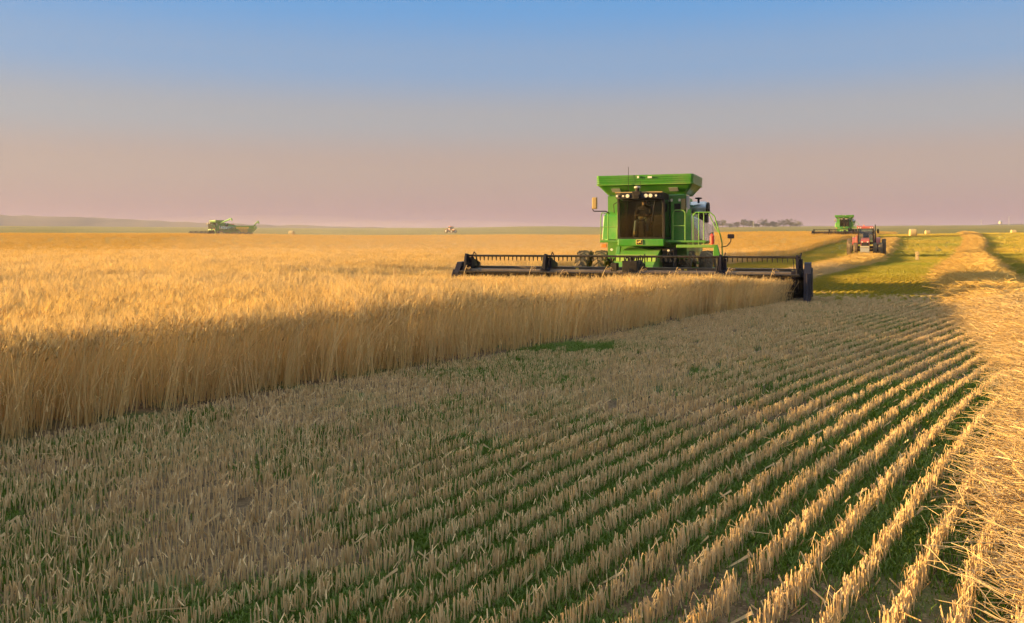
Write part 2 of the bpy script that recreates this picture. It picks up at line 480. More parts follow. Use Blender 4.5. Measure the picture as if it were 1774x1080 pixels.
# ------------------------------------------------------------------ scattering
def scatter(name, protos, P, rot, scl, idx, label, cat=None):
    """one object: clumps of plants set on the given points"""
    me = bpy.data.meshes.new(name)
    n = len(P)
    me.vertices.add(n)
    me.vertices.foreach_set('co', np.asarray(P, np.float32).ravel())
    a = me.attributes.new('turn', 'FLOAT_VECTOR', 'POINT'); a.data.foreach_set('vector', np.asarray(rot, np.float32).ravel())
    a = me.attributes.new('grow', 'FLOAT_VECTOR', 'POINT'); a.data.foreach_set('vector', np.asarray(scl, np.float32).ravel())
    a = me.attributes.new('pick', 'INT', 'POINT'); a.data.foreach_set('value', np.asarray(idx, np.int32).ravel())
    o = bpy.data.objects.new(name, me); COL.objects.link(o)
    ng = bpy.data.node_groups.new(name, 'GeometryNodeTree')
    ng.interface.new_socket('Geometry', in_out='INPUT', socket_type='NodeSocketGeometry')
    ng.interface.new_socket('Geometry', in_out='OUTPUT', socket_type='NodeSocketGeometry')
    N = ng.nodes; L = ng.links
    gi = N.new('NodeGroupInput'); go = N.new('NodeGroupOutput')
    iop = N.new('GeometryNodeInstanceOnPoints')
    L.new(gi.outputs[0], iop.inputs['Points'])
    jg = N.new('GeometryNodeJoinGeometry')
    for p in reversed(protos):
        oi = N.new('GeometryNodeObjectInfo'); oi.inputs['Object'].default_value = p
        oi.inputs['As Instance'].default_value = True
        L.new(oi.outputs['Geometry'], jg.inputs[0])
    L.new(jg.outputs[0], iop.inputs['Instance'])
    iop.inputs['Pick Instance'].default_value = True
    def attr(nm, ty):
        q = N.new('GeometryNodeInputNamedAttribute'); q.data_type = ty; q.inputs[0].default_value = nm
        return next(s for s in q.outputs if s.enabled)
    L.new(attr('pick', 'INT'), iop.inputs['Instance Index'])
    er = N.new('FunctionNodeEulerToRotation'); L.new(attr('turn', 'FLOAT_VECTOR'), er.inputs[0])
    L.new(er.outputs[0], iop.inputs['Rotation'])
    L.new(attr('grow', 'FLOAT_VECTOR'), iop.inputs['Scale'])
    L.new(iop.outputs[0], go.inputs[0])
    md = o.modifiers.new('plants', 'NODES'); md.node_group = ng
    tag(o, label, kind='stuff')
    return o
def proto(mb, name, mat):
    return bpy.data.objects.new(name, mb.mesh(name, mat))     # never linked: only its copies stand in the field

def ribbon(mb, pts, w0, w1, yaw):
    cx, cy = math.cos(yaw), math.sin(yaw)
    V = []; n = len(pts)
    for i, p in enumerate(pts):
        w = (w0 + (w1 - w0) * i / (n - 1)) / 2
        V.append((p[0] - cx * w, p[1] - cy * w, p[2])); V.append((p[0] + cx * w, p[1] + cy * w, p[2]))
    mb.add(V, [(2 * i, 2 * i + 1, 2 * i + 3, 2 * i + 2) for i in range(n - 1)])
def ear(mb, p, d, length, r):
    """a drooping ear with awns"""
    d = Vector(d).normalized(); p = Vector(p)
    a = d.orthogonal().normalized(); b = d.cross(a)
    down = Vector((0, 0, -1))
    c1 = p + d * length * 0.5; d2 = (d + down * 0.25).normalized(); c2 = c1 + d2 * length * 0.5
    ring = lambda c, q: [c + a * q, c + b * q, c - a * q, c - b * q]
    V = [p] + ring(p + d * length * 0.18, r) + ring(c1, r * 1.05) + [c2]
    Fc = [(0, 1 + (i + 1) % 4, 1 + i) for i in range(4)]
    Fc += [(1 + i, 1 + (i + 1) % 4, 5 + (i + 1) % 4, 5 + i) for i in range(4)]
    Fc += [(5 + i, 5 + (i + 1) % 4, 9) for i in range(4)]
    mb.add(V, Fc, True)
    for k in range(7):
        s = c1 if k < 3 else c2
        e = s + (d2 + Vector((random.uniform(-.4, .4), random.uniform(-.4, .4), random.uniform(.1, .7)))).normalized() * length * random.uniform(0.9, 1.5)
        q = a * 0.0018
        mb.add([s - q, s + q, e], [(0, 1, 2)])
def wheat_proto(i, n=15, spread=0.13, lean=0.10, mat='wheat'):
    mb = MB()
    for k in range(n):
        mb.tone = random.random()
        x = random.gauss(0, spread * 0.6); y = random.gauss(0, spread * 0.6)
        h = random.uniform(0.80, 1.06)
        a = random.uniform(0, 2 * math.pi); l = abs(random.gauss(0, lean)) * h
        lx, ly = math.cos(a) * l + 0.05 * h, math.sin(a) * l
        yaw = random.gauss(0, 0.7)
        pts = [(x, y, -0.03), (x + lx * .2, y + ly * .2, h * .45), (x + lx, y + ly, h * .93)]
        ribbon(mb, pts, 0.0075, 0.0045, yaw)
        d = (lx * 1.5 + random.gauss(0.10, .22), ly * 1.5 + random.gauss(0, .22), 1.0)
        ear(mb, pts[-1], d, random.uniform(0.075, 0.105), random.uniform(0.0045, 0.0068))
        if random.random() < 0.55:
            z0 = random.uniform(0.2, 0.6) * h; aa = random.uniform(0, 6.28); q = random.uniform(0.08, 0.16)
            b = (x + lx * z0, y + ly * z0, z0)
            ribbon(mb, [b, (b[0] + math.cos(aa) * q * .6, b[1] + math.sin(aa) * q * .6, z0 + 0.05), (b[0] + math.cos(aa) * q, b[1] + math.sin(aa) * q, z0 - 0.05)], 0.008, 0.003, aa + 1.57)
    return proto(mb, 'wheat_clump', M[mat])
M['wheatfar'] = plant('far_wheat', (0.74, 0.47, 0.12), (0.48, 0.28, 0.05), (0.62, 0.37, 0.07), 0.34, 0.06)
WP = [wheat_proto(i) for i in range(10)] + [wheat_proto(i, 13, 0.15, 0.26) for i in range(2)] + [wheat_proto(i, 15, 0.13, 0.12, 'wheatfar') for i in range(5)]

def place_wheat():
    X = []; Y = []; S = []; Z = []
    def add(n, x0, x1, y0, y1, dens_scale, cond):
        x = RNG.uniform(x0, x1, n); y = RNG.uniform(y0, y1, n)
        k = in_poly(x, y, WHEAT) & cond(x, y)
        X.append(x[k]); Y.append(y[k]); S.append(np.full(k.sum(), dens_scale))
    # the open face beside the cut strip
    seg = np.array([p for p in _front if p[1] < 24] + [hr])
    fd = lambda x, y: poly_dist(x, y, [tuple(p) for p in seg])
    wob = lambda x, y: 0.10 + 0.16 * vnoise(x * 1.3, y * 1.3, 33)
    add(int(30 * 42 * 40), -12, 18, -6, 36, 1.0, lambda x, y: (fd(x, y) < 1.6) & (fd(x, y) > wob(x, y)) & (RNG.random(len(x)) < .35 + .9 * vnoise(x * 2.6, y * 2.6, 36)))
    add(int(60 * 48 * 17), -32, 28, -8, 40, 1.0, lambda x, y: (fd(x, y) >= 1.6) & in_view(x, y, 4, 7) & (np.hypot(x, y) < 34) & (y < 40))
    add(int(150 * 110 * 7), -75, 75, 10, 120, 1.15, lambda x, y: in_view(x, y, 4, 7) & (np.hypot(x, y) >= 34) & (np.hypot(x, y) < 95))
    add(int(260 * 220 * 2.6), -160, 110, 50, 270, 1.35, lambda x, y: in_view(x, y, 4, 7) & (np.hypot(x, y) >= 95) & (np.hypot(x, y) < 285))
    # the face left by the earlier passes
    bd = [hl2] + B_EDGE + [(56.5, 147.5)]
    add(int(70 * 125 * 9), -6, 64, 28, 153, 1.1, lambda x, y: (poly_dist(x, y, bd) < 1.5))
    x = np.concatenate(X); y = np.concatenate(Y); s = np.concatenate(S)
    n = len(x)
    h = wheat_h(x, y) * RNG.uniform(0.92, 1.08, n)
    P = np.stack([x, y, terrain(x, y)], 1)
    rot = np.stack([RNG.normal(0, .05, n), RNG.normal(0.03, .06, n), RNG.normal(0, 0.55, n)], 1)
    w = s * RNG.uniform(0.9, 1.15, n)
    edge = poly_dist(x, y, [tuple(p) for p in seg]) < .8
    rot[edge] += np.stack([RNG.normal(0, .07, edge.sum()), RNG.normal(.02, .07, edge.sum()), np.zeros(edge.sum())], 1)
    idx = np.where(RNG.random(n) < np.where(edge, .84, .94), RNG.integers(0, 10, n), RNG.integers(10, 12, n))
    r_ = np.hypot(x, y); fr = RNG.random(n) < sstep(25, 150, r_)
    idx = np.where(fr, RNG.integers(12, 17, n), idx)
    scatter('wheat', WP, P, rot, np.stack([w, w, h], 1), idx, 'standing ripe golden wheat crop still to be cut')
    print('wheat clumps', n)
place_wheat()

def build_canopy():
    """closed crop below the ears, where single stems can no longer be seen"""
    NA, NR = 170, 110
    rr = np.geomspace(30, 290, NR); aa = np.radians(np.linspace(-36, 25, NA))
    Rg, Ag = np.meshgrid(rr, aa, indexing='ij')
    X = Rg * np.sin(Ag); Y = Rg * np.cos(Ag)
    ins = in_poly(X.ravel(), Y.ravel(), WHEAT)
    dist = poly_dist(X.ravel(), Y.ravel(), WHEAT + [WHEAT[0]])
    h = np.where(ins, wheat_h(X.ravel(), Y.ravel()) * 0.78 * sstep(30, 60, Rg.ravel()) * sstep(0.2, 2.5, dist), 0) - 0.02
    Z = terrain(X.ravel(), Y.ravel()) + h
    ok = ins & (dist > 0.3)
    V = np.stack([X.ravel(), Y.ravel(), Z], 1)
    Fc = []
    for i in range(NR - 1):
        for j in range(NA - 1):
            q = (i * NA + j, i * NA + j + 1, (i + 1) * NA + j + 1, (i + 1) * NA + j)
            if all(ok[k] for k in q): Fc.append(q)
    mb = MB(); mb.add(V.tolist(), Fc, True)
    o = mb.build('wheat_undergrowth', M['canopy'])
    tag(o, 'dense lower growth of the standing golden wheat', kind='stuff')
build_canopy()

# stubble
def stub_proto(i, n=30, length=0.26, wd=0.015, hh=(0.060, 0.090), r=0.0028, mat='stubble'):
    mb = MB()
    for k in range(n):
        mb.tone = random.random()
        x = (k + random.uniform(-.6, .6)) * length / n - length / 2; y = random.gauss(0, wd)
        h = random.uniform(*hh); rr = r * random.uniform(0.8, 1.3)
        lx, ly = random.gauss(0, .013), random.gauss(0, .013)
        if random.random() < 0.08: lx, ly, h = random.gauss(0, .06), random.gauss(0, .06), h * 0.7
        a0 = random.uniform(0, 6.28)
        b = [(x + math.cos(a0 + q * 2.094) * rr, y + math.sin(a0 + q * 2.094) * rr, -0.02) for q in range(3)]
        tp = [(p[0] + lx, p[1] + ly, h + random.uniform(-.008, .008)) for p in b]
        mb.add(b + tp, [(0, 1, 4, 3), (1, 2, 5, 4), (2, 0, 3, 5), (3, 4, 5)])
        if random.random() < 0.25:
            z0 = random.uniform(.03, .09); aa = random.uniform(0, 6.28)
            ribbon(mb, [(x, y, z0), (x + math.cos(aa) * .03, y + math.sin(aa) * .03, z0 + .02), (x + math.cos(aa) * .06, y + math.sin(aa) * .06, z0 - .03)], .006, .002, aa + 1.57)
    return proto(mb, 'stubble_clump', M[mat])
SP = [stub_proto(i) for i in range(10)]
SPM = [stub_proto(i, 26, 0.26, 0.014, (0.07, 0.105), 0.0034, 'farstubble') for i in range(6)]
SPF = [stub_proto(i, 34, 0.9, 0.10, (0.10, 0.17), 0.006, 'farstubble') for i in range(4)]

WIND = np.array([(3.0, 2.0), (3.5, 3.7), (4.15, 5.2), (5.7, 7.7), (7.65, 11.25), (10.45, 17.7), (13.85, 24.5), (15.5, 28), (21.4, 41), (29.5, 55), (38, 71), (53.0, 100), (67, 125), (80, 150), (97, 184), (118, 226)])
WIND2 = np.array([(9.6, 34), (15.7, 45.5), (25, 64), (34.9, 85), (41, 97.5), (57, 132), (66, 150)])
ROW = 0.235
def place_stubble():
    X = []; Y = []; T = []
    k = np.arange(-160, 160)
    for kk in k:
        u = kk * ROW + 0.08
        s = np.arange(-14, 130, 0.21) + RNG.uniform(0, .2)
        x, y, t = rowpos(s, np.full(len(s), u))
        ok = in_view(x, y, 1.5, 2.5) & (np.hypot(x, y) < 105)
        x, y, t = x[ok], y[ok], t[ok]
        X.append(x); Y.append(y); T.append(t)
    x = np.concatenate(X); y = np.concatenate(Y); t = np.concatenate(T)
    ok = ~in_poly(x, y, WHEAT) & (RNG.random(len(x)) > 0.015 + 0.05 * (vnoise(x * .8, y * .8, 41) > .7))
    # green bare patch beside the crop
    ok &= ~((np.hypot((x - 0.55) / 1.2, (y - 13.45) / 0.8) < 1) & (RNG.random(len(x)) > .25))
    cdx = np.hypot(x - CX, y - CY)
    x, y, t = x[ok], y[ok], t[ok]
    x = x + RNG.normal(0, .006, len(x)); y = y + RNG.normal(0, .006, len(x))
    n = len(x)
    P = np.stack([x, y, terrain(x, y)], 1)
    rot = np.stack([RNG.normal(0, .03, n), RNG.normal(0, .03, n), math.pi / 2 - t + RNG.normal(0, .03, n) + math.pi * RNG.integers(0, 2, n)], 1)
    hs = (0.92 + 0.16 * vnoise(x * .5, y * .5, 43)) * RNG.uniform(.94, 1.06, n) * (1.38 - .38 * sstep(4.5, 12, np.hypot(x, y)))
    sc = RNG.uniform(.9, 1.15, n)
    lush = (RNG.random(n) + .5 * (vnoise(x * .6, y * .35, 47) - .5) < 1.4 * sstep(23, 38, y)) & (y > 24) & (x > 8 + .12 * (y - 27))
    scatter('stubble', SP + SPM, P, rot, np.stack([sc, sc, hs], 1), np.where(lush, RNG.integers(10, 16, n), RNG.integers(0, 10, n)), 'rows of cut straw stubble in the harvested strip')
    print('stubble clumps', n)
    m = 260 * 240 * 3
    x = RNG.uniform(0, 190, m); y = RNG.uniform(70, 290, m); r = np.hypot(x, y)
    ok = in_view(x, y, 6, 0) & (r > 100) & (r < 275) & ~in_poly(x, y, WHEAT) & (RNG.random(m) < .55)
    x, y = x[ok], y[ok]; n = len(x)
    P = np.stack([x, y, terrain(x, y)], 1)
    rot = np.stack([np.zeros(n), np.zeros(n), np.full(n, math.pi / 2 - R(32.5))], 1)
    sc = RNG.uniform(.9, 1.4, n)
    scatter('stubble', SPF, P, rot, np.stack([sc, sc, sc], 1), RNG.integers(0, 4, n), 'distant cut stubble behind the tractor and bales')
    print('far stubble', n)
place_stubble()

# green sprouts between the rows
def grass_proto(i):
    mb = MB()
    for k in range(16):
        x, y = random.gauss(0, .05), random.gauss(0, .05)
        a = random.uniform(0, 6.28); h = random.uniform(.015, .045); l = random.uniform(.01, .045)
        ribbon(mb, [(x, y, -.01), (x + math.cos(a) * l * .4, y + math.sin(a) * l * .4, h * .7), (x + math.cos(a) * l, y + math.sin(a) * l, h)], .007, .0015, a + 1.57)
    return proto(mb, 'sprout_clump', M['grass'])
GP = [grass_proto(i) for i in range(6)]
def place_grass():
    n0 = 420000
    r = np.sqrt(RNG.uniform(2.5 ** 2, 60 ** 2, n0)) ; r = 2.5 + 57 * RNG.random(n0) ** 1.6
    a = RNG.uniform(-.56, .56, n0)
    x = r * np.sin(a); y = r * np.cos(a)
    pn = vnoise(x * .55 + 4, y * .55, 51) * .55 + vnoise(x * 1.7, y * 1.7, 52) * .45
    right = sstep(-2, 4, x - y * .25)
    ok = ~in_poly(x, y, WHEAT) & in_view(x, y, 1, 1) & (RNG.random(n0) < .34 * sstep(.42, .74, pn) + .055 * right)
    x2 = RNG.normal(0.55, .62, 2200); y2 = RNG.normal(13.45, .34, 2200) + (x2 - .55) * .1
    k2 = ~in_poly(x2, y2, WHEAT)
    x = np.concatenate([x[ok], x2[k2]]); y = np.concatenate([y[ok], y2[k2]])
    n = len(x)
    P = np.stack([x, y, terrain(x, y)], 1)
    sc = RNG.uniform(.7, 1.4, n) * (1 + .35 * sstep(5, 11, np.hypot(x, y)))
    scatter('grass', GP, P, np.stack([np.zeros(n), np.zeros(n), RNG.uniform(0, 6.28, n)], 1), np.stack([sc, sc, sc], 1), RNG.integers(0, 6, n), 'fresh green sprouts growing between the stubble rows')
    print('grass', n)
place_grass()

# ------------------------------------------------------------------ straw windrows
def straw_proto(i, n=24, spread=.16, flat=.10, lmin=.14, lmax=.42, r=.0020, mat='straw'):
    mb = MB()
    for k in range(n):
        mb.tone = random.random()
        c = Vector((random.gauss(0, spread), random.gauss(0, spread), random.gauss(0.0, .03)))
        a = random.gauss(0, .9); e = random.gauss(0.03, flat); l = random.uniform(lmin, lmax)
        d = Vector((math.cos(a) * math.cos(e), math.sin(a) * math.cos(e), math.sin(e)))
        bend = Vector((random.gauss(0, .02), random.gauss(0, .02), random.gauss(.0, .02)))
        p0, p1, p2 = c - d * l / 2, c + bend, c + d * l / 2
        s = d.orthogonal().normalized(); q = d.cross(s)
        rr = r * random.uniform(.7, 1.3)
        V = []
        for p in (p0, p1, p2):
            V += [p + s * rr, p - s * rr * .5 + q * rr * .87, p - s * rr * .5 - q * rr * .87]
        mb.add(V, [(j * 3 + i_, j * 3 + (i_ + 1) % 3, (j + 1) * 3 + (i_ + 1) % 3, (j + 1) * 3 + i_) for j in range(2) for i_ in range(3)])
    return proto(mb, 'straw_handful', M[mat])
STP = [straw_proto(i) for i in range(8)]
M['strawfar'] = plant('far_loose_straw', (0.82, 0.56, 0.18), (0.60, 0.38, 0.09), None, 0.3)
STF = [straw_proto(i, 34, .32, .12, .25, .6, .0045, 'strawfar') for i in range(4)]
def windrow(name, pts, width, height, label, label2, near):
    seg = np.hypot(*np.diff(pts, axis=0).T); cum = np.concatenate([[0], np.cumsum(seg)])
    L = cum[-1]
    # centre line with a little wander
    def centre(t):
        x = np.interp(t, cum, pts[:, 0]); y = np.interp(t, cum, pts[:, 1])
        e = 0.6
        dx = np.interp(t + e, cum, pts[:, 0]) - np.interp(t - e, cum, pts[:, 0])
        dy = np.interp(t + e, cum, pts[:, 1]) - np.interp(t - e, cum, pts[:, 1])
        l = np.hypot(dx, dy) + 1e-9
        nx, ny = dy / l, -dx / l
        w = (vnoise(t / 6.0, t * 0, 61) - .5) * .7 * sstep(12, 30, t)
        return x + nx * w, y + ny * w, nx, ny
    def surf(t, v):
        x, y, nx, ny = centre(t)
        wd = width * (.9 + .22 * (vnoise(t / 5.0 + 9, t * 0, 62) - .3) * sstep(6, 20, t))
        hh = height * (.75 + .6 * vnoise(t / 3.5, t * 0, 63))
        px, py = x + nx * v * wd, y + ny * v * wd
        prof = np.clip(1 - np.abs(v) ** 1.7, 0, 1) ** 1.1
        bump = (vnoise(px * 3.2, py * 3.2, 64) * .6 + vnoise(px * 8, py * 8, 65) * .4 - .4) * .16 * prof ** .5
        return px, py, terrain(px, py) + hh * prof + bump
    ts = np.concatenate([np.arange(0, min(L, 30), .14), np.arange(30, L, .7)]) if L > 30 else np.arange(0, L, .14)
    vs_ = np.linspace(-1, 1, 17)
    Tg, Vg = np.meshgrid(ts, vs_, indexing='ij')
    px, py, pz = surf(Tg.ravel(), Vg.ravel())
    pz = pz - .035
    n = len(vs_)
    Fc = [(i * n + j, i * n + j + 1, (i + 1) * n + j + 1, (i + 1) * n + j) for i in range(len(ts) - 1) for j in range(n - 1)]
    mb = MB(); mb.add(np.stack([px, py, pz], 1).tolist(), Fc, True)
    o = mb.build(name, M['mound']); tag(o, label, kind='stuff')
    m = near
    t = L * RNG.random(m) ** 2.0; v = np.clip(RNG.normal(0, .45, m), -1.1, 1.1)
    far = RNG.random(m) < sstep(18, 50, t)
    px, py, pz = surf(t, v)
    ang = np.arctan2(np.interp(t + .5, cum, pts[:, 1]) - np.interp(t - .5, cum, pts[:, 1]), np.interp(t + .5, cum, pts[:, 0]) - np.interp(t - .5, cum, pts[:, 0]))
    rot = np.stack([RNG.normal(0, .12, m), RNG.normal(0, .15, m), ang - math.pi / 2 + RNG.normal(0, .55, m)], 1)
    pz = pz + np.where(np.abs(v) > .95, .07, .015) + RNG.uniform(0, .03, m)
    sc = RNG.uniform(.8, 1.2, m)
    idx = np.where(far, RNG.integers(8, 12, m), RNG.integers(0, 8, m))
    scatter(name + '_straw', STP + STF, np.stack([px, py, pz], 1), rot, np.stack([sc, sc, sc], 1), idx, label2)
windrow('windrow', WIND, 1.05, .24, 'long windrow of threshed straw running up the field', 'loose straw lying over the long windrow', 60000)
windrow('windrow', WIND2, 1.1, .20, 'windrow of straw passing under the red tractor', 'loose straw lying over the windrow under the tractor', 20000)
def litter():
    n = 110
    r = 2.6 + 30 * RNG.random(n) ** 1.7; a = RNG.uniform(-.6, .56, n)
    x = r * np.sin(a); y = r * np.cos(a)
    ok = ~in_poly(x, y, WHEAT); x, y = x[ok], y[ok]; n = len(x)
    LP = [straw_proto(i, 3, .12, .12, .1, .35, .0024) for i in range(5)]
    P = np.stack([x, y, terrain(x, y) + RNG.uniform(.01, .10, n)], 1)
    scatter('straw_litter', LP, P, np.stack([np.zeros(n), RNG.normal(0, .15, n), RNG.uniform(0, 6.28, n)], 1), np.ones((n, 3)), RNG.integers(0, 5, n), 'loose cut straws lying among the stubble')
litter()

# ------------------------------------------------------------------ wheels
_wheel_mesh = {}
def wheel(parent, x, y, R_, w, rimmat, side, lugs=20):
    """rim with a lugged tyre round it; side = +1 when the outer face looks to +x"""
    key = (R_, w, rimmat, side)
    if key not in _wheel_mesh:
        t = MB()
        t.lathe_x([(-.34 * w, .56 * R_), (-.46 * w, .60 * R_), (-.5 * w, .74 * R_), (-.47 * w, .88 * R_), (-.40 * w, .945 * R_), (0, .965 * R_), (.40 * w, .945 * R_), (.47 * w, .88 * R_), (.5 * w, .74 * R_), (.46 * w, .60 * R_), (.34 * w, .56 * R_)], 0, 0, 0, 40)
        for s in (-1, 1):
            for k in range(lugs):
                a0 = 2 * math.pi * (k + (.5 if s > 0 else 0)) / lugs; a1 = a0 + 2 * math.pi / lugs * .85; hw = 2 * math.pi / lugs * .19
                def pt(xx, a, r): return (xx, r * math.cos(a), r * math.sin(a))
                ra, rb = .90 * R_, R_
                t.hexa([pt(s * .03 * w, a0 - hw, ra), pt(s * .03 * w, a0 + hw, ra), pt(s * .49 * w, a1 + hw, ra * .98), pt(s * .49 * w, a1 - hw, ra * .98),
                        pt(s * .03 * w, a0 - hw, rb), pt(s * .03 * w, a0 + hw, rb), pt(s * .49 * w, a1 + hw, rb * .97), pt(s * .49 * w, a1 - hw, rb * .97)])
        r = MB()
        o = side
        r.lathe_x([(-.40 * w, .60 * R_), (-.33 * w, .56 * R_), (-.30 * w, .50 * R_), (.30 * w, .50 * R_), (.33 * w, .56 * R_), (.40 * w, .60 * R_)], 0, 0, 0, 32)
        r.lathe_x([(o * .08 * w, .51 * R_), (o * .02 * w, .36 * R_), (o * .14 * w, .26 * R_), (o * .16 * w, .14 * R_), (o * .28 * w, .12 * R_), (o * .30 * w, .001)], 0, 0, 0, 24)
        for k in range(8):
            a = 2 * math.pi * k / 8
            r.cyl((o * .10 * w, .2 * R_ * math.cos(a), .2 * R_ * math.sin(a)), (o * .20 * w, .2 * R_ * math.cos(a), .2 * R_ * math.sin(a)), .022 * R_ + .008, n=6)
        _wheel_mesh[key] = (r.mesh('wheel', M[rimmat]), t.mesh('tyre', M['rubber']))
    rm, tm = _wheel_mesh[key]
    wl = bpy.data.objects.new('wheel', rm); COL.objects.link(wl); wl.parent = parent; wl.location = (x, y, R_ - .02)
    wl.rotation_euler = (random.uniform(0, 6), 0, 0)
    ty = bpy.data.objects.new('tyre', tm); COL.objects.link(ty); ty.parent = wl
    return wl

# ------------------------------------------------------------------ combine harvester (front looks to -y)
def make_header(c):
    W = 5.25
    h = MB()
    h.box(-W, W, -3.26, -3.02, .96, 1.10)                       # top beam
    h.box(-W, W, -3.14, -3.06, .34, .96)                        # back sheet
    h.box(-W, W, -3.20, -2.96, .16, .30)                        # lower beam
    for k in range(13):
        x = -W + .1 + k * (2 * W - .2) / 12
        h.box(x - .03, x + .03, -3.20, -3.141, .30, .92)
    header = h.build('header', M['darkbrown'], c, .012)
    MB().hexa([(-W, -4.42, .12), (W, -4.42, .12), (W, -3.15, .30), (-W, -3.15, .30), (-W, -4.42, .16), (W, -4.42, .16), (W, -3.15, .34), (-W, -3.15, .34)]).build('draper_belt', M['interior'], header)
    s = MB().cyl((-W, -3.27, .86), (W, -3.27, .86), .05, n=10)
    s.build('steel_tube', M['darkbrown'], header)
    cb = MB(); cb.box(-W, W, -4.50, -4.43, .10, .15)
    for k in range(74):
        x = -W + .08 + k * .1415
        cb.hexa([(x - .03, -4.5, .105), (x + .03, -4.5, .105), (x + .03, -4.49, .14), (x - .03, -4.49, .14), (x - .008, -4.64, .115), (x + .008, -4.64, .115), (x + .008, -4.64, .125), (x - .008, -4.64, .125)])
    cb.build('cutter_bar', M['steel'], header)
    # the reel
    RY, RZ, RR = -4.12, .95, .50
    rt = MB().cyl((-W + .15, RY, RZ), (W - .15, RY, RZ), .09, n=14)
    rt.build('reel_tube', M['darkbrown'], header)
    for k in range(4):
        a = math.pi / 2 + k * math.pi / 2
        by, bz = RY + RR * math.cos(a), RZ + RR * math.sin(a)
        bat = MB().cyl((-W + .12, by, bz), (W - .12, by, bz), .034, n=8).build('reel_bat', M['black'], header)
        t = MB()
        for q in range(72):
            x = -W + .2 + q * .1387
            t.hexa([(x - .012, by - .01, bz - .15), (x + .012, by - .01, bz - .15), (x + .012, by + .01, bz - .15), (x - .012, by + .01, bz - .15),
                    (x - .020, by - .016, bz - .01), (x + .020, by - .016, bz - .01), (x + .020, by + .016, bz - .01), (x - .020, by + .016, bz - .01)])
        tn = t.build('reel_tines', M['black'], header); tn['kind'] = 'stuff'
    for x in (-5.05, -2.5, .28, 2.85, 5.05):
        d = MB()
        for k in range(4):
            a = math.pi / 2 + k * math.pi / 2; b = a + math.pi / 2
            d.cyl((x, RY, RZ), (x, RY + RR * math.cos(a), RZ + RR * math.sin(a)), .028, n=6)
            d.cyl((x, RY + .62 * RR * math.cos(a), RZ + .62 * RR * math.sin(a)), (x, RY + .62 * RR * math.cos(b), RZ + .62 * RR * math.sin(b)), .018, n=6)
        d.build('reel_spider', M['black'], header)
    for x in (-5.12, -2.42, .12, .42, 2.93, 5.12):
        arm = MB()
        arm.prism_x([(-3.0, 1.02), (-3.0, 1.20), (-3.55, 1.34), (-4.25, 1.06), (-4.25, .90), (-3.6, 1.10)], x - .05, x + .05)
        arm.cyl((x, -3.08, .6), (x, -3.72, 1.12), .04, n=8)
        arm.build('reel_arm', M['black'], header, .008)
    for x in (-5.10, -2.42, 2.93, 5.06):
        g = MB()
        g.prism_x([(-3.95, 1.02), (-3.92, 1.26), (-4.02, 1.50), (-4.20, 1.52), (-4.28, 1.28), (-4.32, .98), (-4.28, .62), (-4.16, .44), (-4.0, .60)], x - .035, x + .035)
        g.cyl((x - .16, RY, RZ), (x + .16, RY, RZ), .13, n=12)
        g.box(x + .04, x + .15, -4.05, -3.85, 1.05, 1.40); g.box(x - .12, x - .04, -4.45, -4.25, .62, .90)
        g.tube([(x + .08, -3.9, 1.4), (x + .10, -3.75, 1.56), (x + .06, -3.5, 1.5), (x + .02, -3.2, 1.12)], .02)
        g.tube([(x - .08, -4.0, 1.0), (x - .13, -3.8, 1.48), (x - .06, -3.5, 1.40), (x - .02, -3.2, 1.10)], .016)
        g.build('arm_housing', M['blackblue'], header, .012)
    g = MB()
    g.box(-.02, .62, -3.75, -3.3, .45, 1.12); g.box(.05, .5, -4.3, -3.9, .95, 1.32); g.box(-.32, -.14, -4.2, -3.9, .35, 1.25)
    for k in range(5):
        x = .02 + k * .13
        g.tube([(x, -3.3, 1.0), (x + .03, -3.45, 1.38 + .03 * k), (x + .06, -3.8, 1.42), (x + .02, -4.05, 1.2)], .022)
    g.build('drive_gearbox', M['black'], header, .015)
    for s in (-1, 1):
        e = MB()
        x0, x1 = sorted((s * 5.25, s * 5.43))
        prof = [(-2.95, .16), (-2.95, 1.02), (-3.35, 1.30), (-4.15, 1.28), (-4.62, 1.0), (-4.95, .45), (-5.25, .14), (-4.9, .04), (-3.2, .05)]
        if s < 0: prof = [(-2.95, .16), (-2.95, 1.02), (-3.35, 1.26), (-4.15, 1.24), (-4.45, .9), (-4.55, .3), (-4.4, .06), (-3.2, .05)]
        e.prism_x(prof, x0, x1)
        e.build('end_shield', M['blackblue'], header, .03)
        e = MB(); xa, xb = sorted((s * 5.435, s * 5.47))
        e.prism_x([(-3.1, .28), (-3.1, .9), (-3.4, 1.14), (-4.1, 1.12), (-4.45, .9), (-4.75, .4)], xa, xb)
        e.build('shield_panel', M['black'], header, .012)
        e = MB(); e.tube([(s * 5.34, -4.62, 1.0), (s * 5.34, -4.98, .5), (s * 5.34, -5.32, .14)], .03, 8)
        e.build('crop_divider', M['blackblue'], header)
        e = MB(); e.box(min(s * 4.9, s * 5.2), max(s * 4.9, s * 5.2), -3.6, -3.3, .3, 1.05)
        e.build('drive_case', M['black'], header, .02)
    for x in (-1.64, 1.79, 4.92):
        MB().box(x - .045, x + .045, -3.30, -3.225, .76, 1.06).build('marker', M['yellow'], header, .008)
    header.location.x = -.01
    return header

